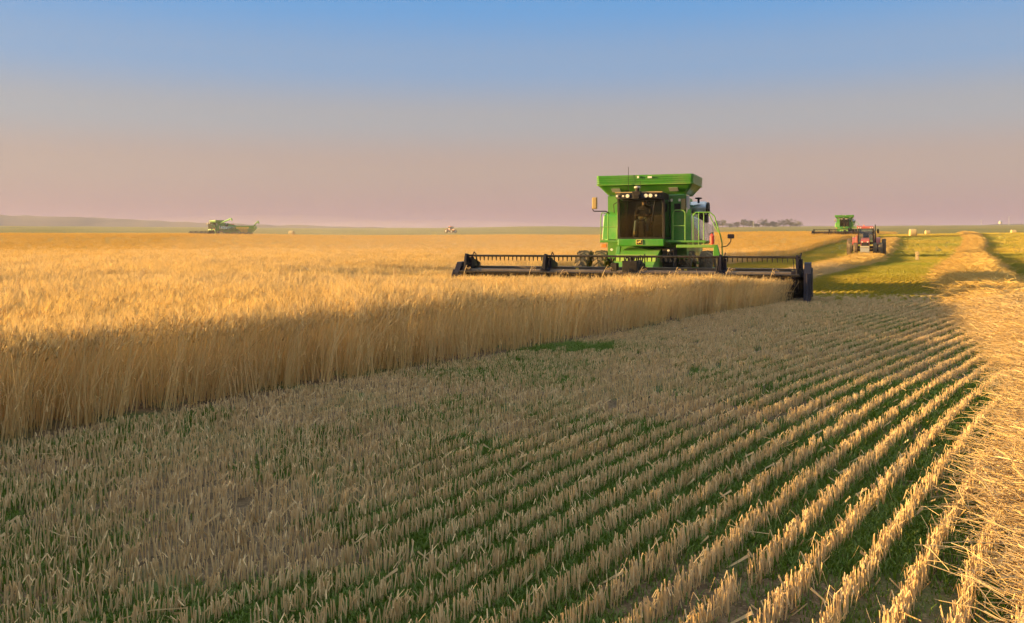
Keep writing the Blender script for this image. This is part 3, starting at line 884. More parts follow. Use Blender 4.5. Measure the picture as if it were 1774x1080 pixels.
def make_combine(auger_out=False):
    c = empty('combine_harvester')
    b = MB()
    b.prism_x([(-.3, 1.32), (-.3, 3.5), (2.6, 3.5), (3.4, 3.24), (4.9, 2.9), (5.35, 1.9), (4.5, 1.15), (.8, 1.15)], -1.12, 1.12)
    b.prism_x([(-.31, 1.30), (-.31, 3.495), (.25, 3.495), (.25, 1.30)], -1.37, 1.37)
    b.build('body', M['green'], c, .03)
    # grain tank
    def rect(hx, y0, y1, z, q=.07):
        return [(-hx, y0 + q, z), (-hx + q, y0, z), (hx - q, y0, z), (hx, y0 + q, z), (hx, y1, z), (-hx, y1, z)]
    t = MB()
    t.loft([rect(1.34, -.36, 1.2, 3.505), rect(1.63, -.78, 1.4, 3.85), rect(1.66, -.80, 1.45, 4.17)], False)
    t.loft([rect(1.61, -.75, 1.40, 4.17), rect(1.58, -.73, 1.35, 3.86), rect(1.28, -.3, 1.15, 3.52)], False)
    t.loft([rect(1.66, -.80, 1.45, 4.17), rect(1.61, -.75, 1.40, 4.17)], False)
    tank = t.build('grain_tank', M['green'], c)
    for z in (3.89, 3.96, 4.03, 4.10):
        q = MB(); pr = rect(1.672, -.815, 1.46, z)
        q.tube([pr[5], pr[0], pr[1], pr[2], pr[3], pr[4]], .008, 5)
        q.build('rib', M['green'], tank)
    q = MB(); q.tube([(-1.64, 1.4, 3.85), (-1.645, -.72, 3.85), (-1.57, -.79, 3.85), (1.57, -.79, 3.85), (1.645, -.72, 3.85), (1.64, 1.4, 3.85)], .024, 6); q.build('seam', M['green_dull'], tank)
    for x in (-1.0, .98):
        q = MB()
        y_, z_ = -.60, 3.66; dy, dz = -.42 * .16, .345 * .16
        q.hexa([(x - .15, y_ - dy * .9, z_ - dz * .9), (x + .15, y_ - dy * .9, z_ - dz * .9), (x + .13, y_ + dy, z_ + dz), (x - .17, y_ + dy, z_ + dz),
                (x - .15, y_ - dy * .9 + .05, z_ - dz * .9 + .02), (x + .15, y_ - dy * .9 + .05, z_ - dz * .9 + .02), (x + .13, y_ + dy + .05, z_ + dz + .02), (x - .17, y_ + dy + .05, z_ + dz + .02)])
        q.build('tank_window', M['grey'], tank)
    MB().box(-.22, -.16, -.86, -.82, 4.06, 4.13).build('tank_lamp', M['lens'], tank)
    MB().box(.14, .28, -.86, -.82, 4.05, 4.11).build('tank_lamp', M['lens'], tank)
    MB().cyl((-.52, -.86, 3.55), (-.52, -.86, 4.45), .009, n=6).build('antenna', M['black'], tank)
    # cab
    f = MB(); f.box(-.74, .84, -1.52, -.32, 1.995, 2.05); f.build('cab_floor', M['interior'], c)
    for (x, y) in ((-.70, -1.48), (.80, -1.48), (-.70, -.40), (.80, -.40)):
        MB().hexa([(x - .045, y - .04, 2.05), (x + .045, y - .04, 2.05), (x + .045, y + .04, 2.05), (x - .045, y + .04, 2.05),
                   (x - .045, y - .10, 3.31), (x + .045, y - .10, 3.31), (x + .045, y - .02, 3.31), (x - .045, y - .02, 3.31)]).build('cab_pillar', M['black'], c, .012)
    w = MB(); w.hexa([(-.655, -1.505, 2.05), (.755, -1.505, 2.05), (.755, -1.495, 2.05), (-.655, -1.495, 2.05), (-.655, -1.565, 3.30), (.755, -1.565, 3.30), (.755, -1.555, 3.30), (-.655, -1.555, 3.30)])
    ws = w.build('windscreen', M['darkglass'], c)
    q = MB(); q.cyl((-.62, -1.58, 3.26), (.70, -1.58, 3.26), .014, n=6); q.cyl((.52, -1.585, 3.24), (.40, -1.545, 2.55), .010, n=6)
    q.build('wiper', M['black'], ws)
    for x in (-.72, .82):
        MB().box(x - .006, x + .006, -1.43, -.44, 2.05, 3.30).build('side_window', M['darkglass' if x > 0 else 'glass'], c)
    q = MB(); q.box(-.655, .755, -.40, -.37, 2.05, 2.62); q.box(-.655, .05, -.40, -.37, 2.62, 3.3); q.build('cab_rear_wall', M['interior'], c)
    MB().box(.05, .755, -.392, -.38, 2.62, 3.3).build('rear_window', M['glass'], c)
    rf = MB()
    rf.loft([[(-.76, -.3, 3.32), (-.76, -1.68, 3.32), (-.62, -1.80, 3.32), (.62, -1.80, 3.32), (.76, -1.68, 3.32), (.76, -.3, 3.32)],
             [(-.76, -.3, 3.50), (-.76, -1.66, 3.50), (-.62, -1.76, 3.50), (.62, -1.76, 3.50), (.76, -1.66, 3.50), (.76, -.3, 3.50)],
             [(-.70, -.3, 3.555), (-.70, -1.5, 3.555), (-.55, -1.62, 3.555), (.55, -1.62, 3.555), (.70, -1.5, 3.555), (.70, -.3, 3.555)]])
    roof = rf.build('cab_roof', M['black'], c, .02)
    MB().box(-.79, .79, -1.72, -1.60, 3.505, 3.545).build('roof_trim', M['tan'], roof, .01)
    for x in (-.70, -.49, -.34, .27, .42, .60):
        l = MB().cyl((x, -1.77, 3.405), (x, -1.83, 3.405), .062 if abs(x - .05) < .5 else .035, n=14)
        l.build('work_lamp', M['lens'], roof)
    g = MB(); g.box(-.18, .10, -1.86, -1.62, 3.36, 3.56); g.cyl((-.04, -1.7, 3.5), (-.04, -1.7, 3.68), .07, n=10); g.box(-.14, .06, -1.9, -1.8, 3.3, 3.44)
    gr = g.build('receiver_mount', M['black'], roof, .015)
    MB().lathe_z([(0, .10), (.035, .11), (.065, .085), (.08, .001)], -.04, -1.7, 3.66, 16).build('receiver_dome', M['cream'], gr)
    MB().cyl((.02, -1.5, 3.5), (.02, -1.5, 3.92), .006, n=5).build('antenna', M['black'], roof)
    # in the cab
    s = MB(); s.box(-.27, .29, -.98, -.50, 2.42, 2.54); s.box(-.25, .27, -.58, -.46, 2.54, 3.12); s.cyl((0, -.75, 2.05), (0, -.75, 2.42), .11); s.box(-.14, .16, -.58, -.47, 3.13, 3.3)
    s.build('seat', M['interior'], c, .03)
    s = MB(); s.hexa([(-.08, -1.34, 2.05), (.08, -1.34, 2.05), (.08, -1.22, 2.05), (-.08, -1.22, 2.05), (-.06, -1.22, 2.74), (.06, -1.22, 2.74), (.06, -1.14, 2.74), (-.06, -1.14, 2.74)])
    s.build('steering_column', M['tan'], c, .015)
    s = MB(); pts = [(.21 * math.cos(a), -1.22 + .10 * math.sin(a), 2.78 + .18 * math.sin(a)) for a in np.linspace(0, 2 * math.pi, 21)]
    s.tube(pts, .018, 6); s.cyl((0, -1.24, 2.76), (0, -1.20, 2.80), .06); s.cyl((-.2, -1.22, 2.78), (.2, -1.22, 2.78), .016, n=6)
    s.build('steering_wheel', M['black'], c)
    s = MB(); s.box(.36, .66, -1.15, -.5, 2.05, 2.60); s.box(.44, .72, -1.32, -1.16, 2.45, 2.78)
    s.build('console', M['tan'], c, .02)
    # front beam, badge
    bm_ = MB().box(-.73, .82, -1.58, -.36, 1.75, 1.99).build('front_beam', M['green'], c, .03)
    bd = MB().box(-.10, .12, -1.605, -1.585, 1.80, 1.965).build('badge', M['badge_y'], bm_, .012)
    MB().box(-.085, .105, -1.612, -1.606, 1.812, 1.952).build('badge_field', M['black'], bd)
    deer = [(-.065, 1.90), (-.03, 1.895), (-.005, 1.905), (.02, 1.925), (.045, 1.935), (.075, 1.925), (.055, 1.915), (.04, 1.905), (.035, 1.885), (.065, 1.865), (.06, 1.858), (.03, 1.87), (.005, 1.872), (-.02, 1.86), (-.035, 1.835), (-.045, 1.835), (-.04, 1.865), (-.055, 1.875), (-.075, 1.86), (-.078, 1.868), (-.06, 1.888)]
    MB().prism_y([(x + .01, z) for x, z in deer], -1.620, -1.613).build('badge_deer', M['badge_y'], bd)
    # feeder house
    fh = MB().prism_x([(-.38, 1.72), (-1.5, 1.60), (-3.0, .98), (-3.0, .36), (-.38, .80)], -.60, .66)
    fh.build('feeder_house', M['green_dull'], c, .03)
    MB().hexa([(-.62, -2.30, 1.22), (.68, -2.30, 1.22), (.68, -2.15, 1.44), (-.62, -2.15, 1.44), (-.62, -2.35, 1.26), (.68, -2.35, 1.26), (.68, -2.20, 1.48), (-.62, -2.20, 1.48)]).build('feeder_plate', M['lime'], c, .01)
    q = MB()
    q.cyl((-.72, -.7, 1.1), (-.72, -2.7, .6), .06); q.cyl((.78, -.7, 1.1), (.78, -2.7, .6), .06); q.build('lift_cylinder', M['black'], c)
    q = MB(); q.hexa([(-.86, -1.5, 1.20), (-.70, -1.5, 1.20), (-.70, -1.35, 1.20), (-.86, -1.35, 1.20), (-.84, -1.25, 1.74), (-.70, -1.25, 1.74), (-.70, -1.1, 1.74), (-.84, -1.1, 1.74)]); q.build('feeder_link', M['green'], c, .02)
    q = MB(); q.box(.72, 1.10, -1.3, -.6, 1.0, 1.70); q.box(.86, 1.02, -1.6, -1.3, 1.2, 1.5); q.tube([(.8, -1.3, 1.2), (1.0, -1.7, 1.55), (1.2, -1.5, 1.7)], .03); q.build('hydraulic_block', M['black'], c, .02)
    for (x, z) in ((-1.0, 1.63), (.92, 1.60)):
        MB().cyl((x, -1.2, z), (x, -1.32, z), .042, n=12).build('lower_lamp', M['lens'], c)
    # panels and decks beside the cab
    p = MB(); p.loft([[(-1.50, -.35, 1.98), (-1.50, -.62, 1.98), (-.80, -.72, 1.98), (-.80, -.35, 1.98)], [(-1.46, -.35, 2.80), (-1.46, -.55, 2.80), (-.80, -.62, 2.80), (-.80, -.35, 2.80)], [(-1.36, -.35, 2.92), (-1.36, -.45, 2.92), (-.80, -.48, 2.92), (-.80, -.35, 2.92)]])
    p.build('front_panel', M['green'], c, .02)
    MB().box(-1.42, -.76, -1.25, -.66, 1.87, 1.95).build('deck', M['green'], c, .012)
    MB().box(-1.40, -1.22, -1.16, -1.08, 1.70, 1.82).build('reflector', M['orange'], c, .01)
    r = MB()
    for x, z1 in ((-1.40, 2.75), (-1.15, 2.86)):
        r.cyl((x, -1.2, 1.9), (x, -1.2, z1), .018, n=6)
    r.tube([(-1.40, -1.2, 2.75), (-1.36, -1.2, 2.88), (-1.15, -1.2, 2.86)], .018); r.cyl((-1.4, -1.2, 2.4), (-.82, -1.2, 2.4), .015, n=6); r.tube([(-.86, -1.2, 1.9), (-.80, -1.25, 2.5), (-.80, -1.3, 2.9)], .015)
    r.build('railing', M['green_dull'], c)
    r = MB(); r.tube([(-.86, -1.5, 2.85), (-.88, -1.5, 3.15), (-.76, -1.5, 3.22)], .014); r.build('grab_handle', M['black'], c)
    MB().box(.86, 2.15, -1.40, -.36, 1.87, 1.94).build('deck', M['green'], c, .012)
    MB().box(1.20, 2.46, -1.46, -1.36, 1.70, 1.80).build('deck_beam', M['green_dull'], c, .015)
    MB().hexa([(2.38, -1.46, 1.40), (2.62, -1.46, 1.40), (2.62, -1.3, 1.40), (2.38, -1.3, 1.40), (2.40, -1.46, 1.80), (2.52, -1.46, 1.80), (2.52, -1.3, 1.80), (2.40, -1.3, 1.80)]).build('ladder_bracket', M['green'], c, .015)
    p = MB().prism_y([(1.10, 1.945), (1.56, 1.945), (1.56, 2.98), (1.46, 2.98)], -.62, -.55)
    p.build('gusset_panel', M['green'], c, .01)
    r = MB()
    r.tube([(1.08, -1.38, 1.94), (1.08, -1.38, 2.82), (1.14, -1.38, 2.93), (1.42, -1.38, 2.93), (1.48, -1.38, 2.84), (1.48, -1.38, 1.94)], .02)
    r.cyl((1.08, -1.38, 2.42), (1.48, -1.38, 2.42), .016, n=6)
    for x in (1.74, 1.92, 2.08):
        r.cyl((x, -1.38, 1.80), (x, -1.38, 2.83), .016, n=6)
    r.tube([(1.72, -1.38, 2.72), (1.82, -1.38, 2.85), (2.28, -1.38, 2.85), (2.42, -1.38, 2.72), (2.62, -1.38, 2.05), (2.66, -1.38, 1.85), (2.68, -1.38, .95)], .022)
    r.tube([(2.24, -1.38, 2.8), (2.42, -1.38, 2.42), (2.55, -1.38, 2.2)], .018)
    r.build('railing', M['green_dull'], c)
    l = MB()
    for y in (-1.42, -1.02):
        l.tube([(2.46, y, 1.72), (2.56, y, .55)], .028, 6)
    for z in (.62, .90, 1.18, 1.46):
        l.box(2.46, 2.58, -1.42, -1.02, z, z + .03)
    l.build('ladder', M['black'], c)
    e = MB(); e.cyl((2.36, -1.5, 1.81), (2.36, -1.5, 2.08), .068, n=14); e.lathe_z([(0, .068), (.04, .05), (.06, .02), (.09, .02)], 2.36, -1.5, 2.08, 12)
    ex = e.build('fire_extinguisher', M['redbright'], c); tag(ex, 'red fire extinguisher on the deck beam')
    e = MB(); e.cyl((2.36, -1.5, 2.16), (2.36, -1.5, 2.20), .035, n=8); e.box(2.25, 2.37, -1.51, -1.49, 2.13, 2.16); e.build('valve', M['black'], ex)
    m_ = MB(); m_.tube([(2.64, -1.38, 1.72), (2.82, -1.42, 1.76), (2.94, -1.44, 1.90), (2.95, -1.44, 2.02)], .018); m_.build('mirror_arm', M['black'], c)
    mm = MB().box(2.84, 3.05, -1.50, -1.42, 2.0, 2.14).build('mirror', M['blackblue'], c, .025)
    m_ = MB(); m_.tube([(-1.10, -1.2, 2.86), (-1.2, -1.3, 2.93), (-1.58, -1.45, 2.93), (-1.63, -1.45, 3.02), (-1.62, -1.45, 3.2)], .018); m_.build('mirror_arm', M['black'], c)
    MB().box(-1.63, -1.45, -1.52, -1.44, 3.0, 3.40).build('mirror', M['tan'], c, .035)
    MB().box(.95, 1.16, -.36, -.302, 2.92, 3.20).build('air_inlet', M['black'], c, .01)
    MB().box(1.19, 1.34, -.40, -.302, 2.98, 3.36).build('tall_reflector', M['tan'], c, .02)
    for x in (.86, 1.13):
        MB().box(x - .035, x + .035, -.345, -.302, 3.27, 3.36).build('body_lamp', M['lens'], c)
    MB().box(1.372, 1.45, -.42, -.22, 2.86, 3.48).build('post', M['grey'], c, .01)
    # side shields, screen, exhaust
    for s in (-1, 1):
        p = MB()
        x = s
        p.loft([[(x * 1.38, .3, 1.85), (x * 1.38, 4.6, 1.80), (x * 1.38, 4.7, 2.6), (x * 1.38, .3, 2.82)], [(x * 1.76, .6, 1.96), (x * 1.76, 4.2, 1.90), (x * 1.70, 4.3, 2.5), (x * 1.66, .6, 2.70)]])
        p.build('side_shield', M['panel' if s > 0 else 'green'], c, .04)
    q = MB(); q.lathe_x([(-.6, .02), (-.6, .20), (-.48, .235), (.34, .235), (.40, .21), (.40, .001)], 1.30, 2.3, 3.14, 22)
    sc_ = q.build('air_cleaner', M['steel'], c)
    MB().lathe_x([(.0, .215), (.06, .23), (.09, .20), (.095, .001)], 1.705, 2.3, 3.12, 20).build('end_cap', M['black'], sc_)
    q = MB(); q.cyl((1.46, 1.9, 3.30), (1.46, 1.9, 3.46), .04); q.lathe_z([(0, .04), (.02, .13), (.06, .12), (.07, .001)], 1.46, 1.9, 3.44, 14); q.build('inlet_cap', M['black'], c)
    MB().box(1.40, 1.75, 2.1, 2.5, 2.6, 2.9).build('bracket', M['black'], c, .02)
    q = MB()
    if auger_out:
        q.loft([[(x + r * math.sin(t_) * math.sin(a), .5 + r * math.cos(a), z + r * math.cos(t_) * math.sin(a)) for a in np.linspace(0, 2 * math.pi, 15)[:-1]] for x, z, r, t_ in ((1.3, 3.2, .2, -.6), (1.75, 3.45, .2, -.4), (6.9, 4.45, .19, -.1), (7.2, 4.35, .19, .6), (7.4, 3.9, .16, 1.2))], True, True)
    else:
        q.cyl((-.3, 2.0, 3.6), (-.3, 6.6, 3.66), .19, n=14)
    q.build('unloading_auger', M['green'], c)
    # axles and wheels
    a = MB(); a.box(-2.2, 2.2, .32, .62, .62, 1.02); a.box(-1.3, 1.3, .1, .9, .8, 1.3); a.build('front_axle', M['green_dull'], c, .03)
    a = MB(); a.box(-1.3, 1.3, 4.0, 4.2, .5, .75); a.box(-.3, .3, 3.8, 4.4, .6, 1.3); a.build('rear_axle', M['green_dull'], c, .03)
    for x, s in ((-2.38, -1), (-1.74, -1), (1.28, 1), (1.98, 1)):
        wheel(c, x, .45, .81, .46, 'yellow', s)
    for x, s in ((-1.42, -1), (1.42, 1)):
        wheel(c, x, 4.1, .62, .42, 'yellow', s)
    q = MB(); q.box(-1.1, 1.1, 4.9, 5.7, 1.0, 1.7); q.build('straw_chopper', M['green_dull'], c, .04)
    make_header(c)
    return c

combine_a = make_combine()
combine_a.location = (CX, CY, tz(CX, CY)); combine_a.rotation_euler = (0, 0, -HEAD)
tag(combine_a, 'large green combine harvester with wide black reel cutting the wheat', 'combine harvester', 'green combine harvesters at work')
bpy.context.view_layer.update()

# the man at the wheel
def operator():
    m = combine_a.matrix_world
    J = dict(pel=(0, -.72, 2.62), sp=(0, -.66, 2.86), ch=(0, -.68, 3.02), nk=(0, -.70, 3.13), hd=(0, -.74, 3.20),
             hL=(-.10, -.76, 2.60), kL=(-.20, -1.12, 2.58), aL=(-.22, -1.20, 2.18), hR=(.10, -.76, 2.60), kR=(.20, -1.12, 2.58), aR=(.21, -1.20, 2.18),
             sL=(-.19, -.68, 3.02), eL=(-.28, -.88, 2.80), wL=(-.17, -1.12, 2.80), sR=(.19, -.68, 3.02), eR=(.28, -.88, 2.80), wR=(.17, -1.12, 2.80))
    rad = dict(pel=.15, sp=.14, ch=.15, nk=.06, hd=.06, hL=.09, kL=.068, aL=.048, hR=.09, kR=.068, aR=.048, sL=.075, eL=.048, wL=.034, sR=.075, eR=.048, wR=.034)
    def skin(name, keys, edges, mat, root, parent=None):
        me = bpy.data.meshes.new(name)
        ix = {k: i for i, k in enumerate(keys)}
        me.from_pydata([J[k] for k in keys], [(ix[a], ix[b]) for a, b in edges], [])
        me.materials.append(mat)
        o = bpy.data.objects.new(name, me); COL.objects.link(o)
        sk = o.modifiers.new('skin', 'SKIN'); sk.use_smooth_shade = True
        if not me.skin_vertices: me.attributes.new
        sv = me.skin_vertices[0].data if me.skin_vertices else None
        if sv is None:
            bpy.context.view_layer.objects.active = o
            bpy.ops.mesh.customdata_skin_add(); sv = me.skin_vertices[0].data
        for k in keys:
            sv[ix[k]].radius = (rad[k], rad[k]); sv[ix[k]].use_root = (k == root)
        sb = o.modifiers.new('smooth', 'SUBSURF'); sb.levels = 1; sb.render_levels = 1
        if parent: o.parent = parent
        return o
    body = skin('person', list(J), [('pel', 'sp'), ('sp', 'ch'), ('ch', 'nk'), ('nk', 'hd'), ('pel', 'hL'), ('hL', 'kL'), ('kL', 'aL'), ('pel', 'hR'), ('hR', 'kR'), ('kR', 'aR'),
                               ('ch', 'sL'), ('sL', 'eL'), ('eL', 'wL'), ('ch', 'sR'), ('sR', 'eR'), ('eR', 'wR')], M['shirt'], 'pel')
    body.matrix_world = m
    for k in rad:
        rad[k] += .008
    skin('trousers', ['pel', 'hL', 'kL', 'aL', 'hR', 'kR', 'aR'], [('pel', 'hL'), ('hL', 'kL'), ('kL', 'aL'), ('pel', 'hR'), ('hR', 'kR'), ('kR', 'aR')], M['jeans'], 'pel', body)
    hd = MB(); c0 = Vector((0, -.76, 3.26)); rings = []
    for z, rx, ry, dy in ((-.12, .035, .05, -.03), (-.095, .058, .075, -.02), (-.04, .072, .09, 0), (.02, .077, .097, .005), (.07, .07, .088, .008), (.10, .045, .055, .01), (.11, .005, .006, .01)):
        rings.append([(c0.x + rx * math.cos(a), c0.y + dy + ry * math.sin(a), c0.z + z) for a in np.linspace(0, 2 * math.pi, 15)[:-1]])
    hd.loft(rings, True, True)
    hd.hexa([(-.012, -.86, 3.23), (.012, -.86, 3.23), (.012, -.84, 3.23), (-.012, -.84, 3.23), (-.006, -.852, 3.275), (.006, -.852, 3.275), (.006, -.835, 3.275), (-.006, -.835, 3.275)])
    for s in (-1, 1):
        hd.box(s * .078 - .008, s * .078 + .008, -.77, -.735, 3.23, 3.28)
        hd.lathe_z([(-.008, .002), (0, .010), (.008, .002)], s * .03, -.85, 3.272, 8)
    head = hd.build('head', M['skin'], body)
    cp = MB(); cp.lathe_z([(0, .092), (.04, .09), (.075, .06), (.085, .002)], 0, -.755, 3.30, 16); cp.box(-.06, .06, -.93, -.82, 3.30, 3.312); cp.build('cap', M['shirt'], head)
    for s in (-1, 1):
        h = MB()
        w = Vector((s * .17, -1.12, 2.80))
        h.box(w.x - .04, w.x + .04, w.y - .09, w.y + .01, w.z - .018, w.z + .018)
        for k in range(4):
            x = w.x - .034 + k * .022; ln = (.03, .045, .05, .042)[k if s > 0 else 3 - k]
            h.tube([(x, w.y - .085, w.z + .01), (x, w.y - .085 - ln * .7, w.z), (x, w.y - .085 - ln * .6, w.z - .04)], .0095, 6)
        h.tube([(w.x - s * .04, w.y - .03, w.z), (w.x - s * .07, w.y - .07, w.z - .005), (w.x - s * .065, w.y - .10, w.z - .02)], .0105, 6)
        h.build('hand', M['skin'], body)
        f = MB(); x = s * .215
        f.loft([[(x - .05, -1.15, 2.055), (x + .05, -1.15, 2.055), (x + .055, -1.34, 2.055), (x, -1.42, 2.055), (x - .055, -1.34, 2.055)], [(x - .048, -1.15, 2.17), (x + .048, -1.15, 2.17), (x + .05, -1.32, 2.12), (x, -1.39, 2.10), (x - .05, -1.32, 2.12)]])
        f.cyl((x, -1.2, 2.10), (x, -1.2, 2.25), .062, n=10)
        f.build('boot', M['boot'], body, .015)
    tag(body, 'operator in dark top and jeans seated behind the harvester windscreen', 'person')
operator()

combine_b = copy_tree(combine_a)
combine_b.location = (62.2, 162, tz(62.2, 162) + .05); combine_b.rotation_euler = (0, 0, -R(24))
tag(combine_b, 'small distant green combine harvester just behind the red tractor', 'combine harvester', 'green combine harvesters at work')
combine_c = make_combine(True)
combine_c.location = (-74.0, 216, tz(-74.0, 216)); combine_c.rotation_euler = (0, 0, R(-44))
tag(combine_c, 'far green combine harvester with its unloading auger swung over a cart', 'combine harvester', 'green combine harvesters at work')

# ------------------------------------------------------------------ tractor
def make_tractor():
    t = empty('tractor')
    MB().prism_x([(-2.7, 1.0), (-2.75, 1.35), (-2.6, 1.72), (-2.2, 1.86), (-.62, 2.02), (-.62, 1.0)], -.42, .42).build('bonnet', M['red'], t, .06)
    g = MB(); g.box(-.36, .36, -2.80, -2.755, 1.02, 1.5); gr = g.build('grille', M['black'], t, .02)
    for s in (-1, 1):
        MB().box(s * .27 - .075, s * .27 + .075, -2.815, -2.785, 1.50, 1.60).build('headlamp', M['lens'], t, .01)
    MB().box(-.47, .47, -3.15, -2.8, .95, 1.12).build('front_bumper', M['cream'], t, .03)
    w = MB()
    for k in range(9):
        x = -.45 + k * .1; w.box(x + .006, x + .094, -3.25, -2.82, .45, .92)
    w.build('front_weights', M['grey'], t, .015)
    MB().box(-.55, .55, -3.1, -2.6, .28, .42).build('tow_frame', M['cream'], t, .03)
    MB().box(-.32, .32, -2.7, 1.0, .55, 1.0).build('chassis', M['black'], t, .03)
    c = MB(); c.box(-.80, .80, -.6, .95, 1.30, 1.55); c.build('cab_base', M['black'], t, .03)
    for x in (-.76, .76):
        for y0, y1 in ((-.55, -.42), (.85, .85)):
            MB().hexa([(x - .04, y0 - .04, 1.55), (x + .04, y0 - .04, 1.55), (x + .04, y0 + .04, 1.55), (x - .04, y0 + .04, 1.55), (x * .95 - .04, y1 - .04, 3.02), (x * .95 + .04, y1 - .04, 3.02), (x * .95 + .04, y1 + .04, 3.02), (x * .95 - .04, y1 + .04, 3.02)]).build('cab_pillar', M['black'], t)
    MB().hexa([(-.72, -.58, 1.56), (.72, -.58, 1.56), (.72, -.57, 1.56), (-.72, -.57, 1.56), (-.69, -.44, 3.01), (.69, -.44, 3.01), (.69, -.43, 3.01), (-.69, -.43, 3.01)]).build('windscreen', M['glass'], t)
    for x in (-.75, .75):
        MB().box(x - .006, x + .006, -.5, .8, 1.56, 3.0).build('side_window', M['glass'], t)
    MB().box(-.68, .68, .86, .872, 1.56, 3.0).build('rear_window', M['glass'], t)
    MB().box(-.28, .28, .2, .75, 1.55, 2.6).build('seat', M['interior'], t, .05)
    r = MB(); r.loft([[(-.86, -.72, 3.03), (.86, -.72, 3.03), (.86, 1.0, 3.03), (-.86, 1.0, 3.03)], [(-.86, -.72, 3.17), (.86, -.72, 3.17), (.86, 1.0, 3.17), (-.86, 1.0, 3.17)], [(-.72, -.5, 3.30), (.72, -.5, 3.30), (.72, .9, 3.30), (-.72, .9, 3.30)]])
    rf = r.build('cab_roof', M['red'], t, .03)
    for x in (-.7, -.5, .5, .7):
        MB().cyl((x, -.71, 3.1), (x, -.75, 3.1), .06, n=10).build('roof_lamp', M['lens'], rf)
    MB().lathe_z([(0, .07), (.12, .07), (.16, .001)], -.2, .2, 3.3, 10).build('beacon', M['orange'], rf)
    for s in (-1, 1):
        f = MB()
        prof = [(1.75 + 1.05 * math.cos(a), .95 + 1.12 * math.sin(a)) for a in np.linspace(R(20), R(165), 9)]
        inner = [(1.75 + .98 * math.cos(a), .95 + 1.05 * math.sin(a)) for a in np.linspace(R(165), R(20), 9)]
        f.prism_x(prof + inner, min(s * .8, s * 1.45), max(s * .8, s * 1.45))
        f.build('rear_fender', M['red'], t, .01)
        p = MB(); p.hexa([(s * .92 - .14, -.5, 1.2), (s * .92 + .14, -.5, 1.2), (s * .92 + .14, .7, 1.2), (s * .92 - .14, .7, 1.2), (s * .90 - .10, -.4, 2.3), (s * .90 + .10, -.4, 2.3), (s * .90 + .10, .7, 2.3), (s * .90 - .10, .7, 2.3)])
        p.build('fuel_tank' if s < 0 else 'step_panel', M['red'], t, .05)
        m = MB(); m.tube([(s * .8, -.5, 2.7), (s * 1.2, -.6, 2.75)], .02); m.box(s * 1.25 - .1, s * 1.25 + .1, -.66, -.58, 2.5, 2.95); m.build('mirror', M['black'], t)
    e = MB(); e.cyl((.98, -.75, 1.3), (.98, -.75, 2.6), .09, n=12); e.cyl((.98, -.75, 2.6), (.98, -.75, 3.45), .05, n=10); e.build('exhaust', M['black'], t)
    MB().box(-1.6, 1.6, 1.55, 1.95, .8, 1.1).build('rear_axle', M['black'], t, .02)
    MB().box(-1.3, 1.3, -2.0, -1.7, .55, .8).build('front_axle', M['black'], t, .02)
    for s in (-1, 1):
        wheel(t, s * 1.12, 1.75, .98, .46, 'grey', s); wheel(t, s * 1.80, 1.75, .98, .46, 'grey', s)
        wheel(t, s * .98, -1.85, .76, .40, 'grey', s); wheel(t, s * 1.5, -1.85, .76, .40, 'grey', s)
    return t
tractor_a = make_tractor()
tractor_a.location = (38.9, 95.2, tz(38.9, 95.2) + .08); tractor_a.rotation_euler = (0, 0, -R(24))
tag(tractor_a, 'red tractor with dual wheels driving along the straw windrow', 'tractor', 'red tractors in the field')
tractor_b = copy_tree(tractor_a)
tractor_b.location = (-71.8, 220, tz(-71.8, 220)); tractor_b.rotation_euler = (0, 0, R(-60))
tag(tractor_b, 'far red tractor between the unloading harvester and the yellow grain cart', 'tractor', 'red tractors in the field')
tractor_c = copy_tree(tractor_a)
tractor_c.location = (-30.0, 425, tz(-30.0, 425)); tractor_c.rotation_euler = (0, 0, R(50))
tag(tractor_c, 'tiny red tractor alone on the horizon left of the big harvester', 'tractor', 'red tractors in the field')

# ------------------------------------------------------------------ grain cart (long axis x)
def make_cart():
    t = empty('grain_cart')
    b = MB()
    ring = lambda x0, x1, y, z: [(x0, -y, z), (x1, -y, z), (x1, y, z), (x0, y, z)]
    b.loft([ring(-1.0, 1.2, .5, 1.0), ring(-2.9, 2.6, 1.6, 2.35), ring(-2.9, 2.6, 1.65, 3.1)], True)
    b.build('hopper', M['green_dull'], t, .03)
    MB().box(-2.75, 1.0, -1.72, -1.665, 2.30, 2.85).build('side_panel', M['yellow'], t, .01)
    MB().hexa([(-1.1, -.62, 1.1), (.4, -.62, 1.1), (.4, -.5, 1.1), (-1.1, -.5, 1.1), (-2.2, -1.64, 2.28), (.6, -1.64, 2.28), (.6, -1.5, 2.28), (-2.2, -1.5, 2.28)]).build('lower_panel', M['yellow'], t)
    MB().box(-2.93, 2.63, -1.69, 1.69, 3.10, 3.18).build('rim', M['green_dull'], t, .02)
    f = MB(); f.box(-3.6, 1.6, -.12, .12, .8, .98); f.box(-.3, .4, -1.3, 1.3, .75, 1.0); f.tube([(-3.5, 0, .85), (-4.6, 0, .6)], .09); f.build('chassis', M['black'], t, .02)
    a = MB(); a.cyl((.6, -.4, 1.4), (3.0, -1.9, 3.6), .17, n=12); a.cyl((3.0, -1.9, 3.6), (3.9, -2.4, 4.4), .17, n=12); a.cyl((3.85, -2.38, 4.42), (4.25, -2.6, 3.75), .2, n=12)
    a.build('cart_auger', M['green_dull'], t)
    for s in (-1, 1):
        for x in (-.7, .85):
            w = wheel(t, 0, 0, .72, .5, 'yellow', 1); w.location = (x, s * 1.45, .70); w.rotation_euler = (0, 0, R(90 if s > 0 else -90))
    return t
cart = make_cart()
cart.location = (-66.6, 217.5, tz(-66.6, 217.5)); cart.scale = (.82, .9, .92); cart.rotation_euler = (0, 0, R(4))
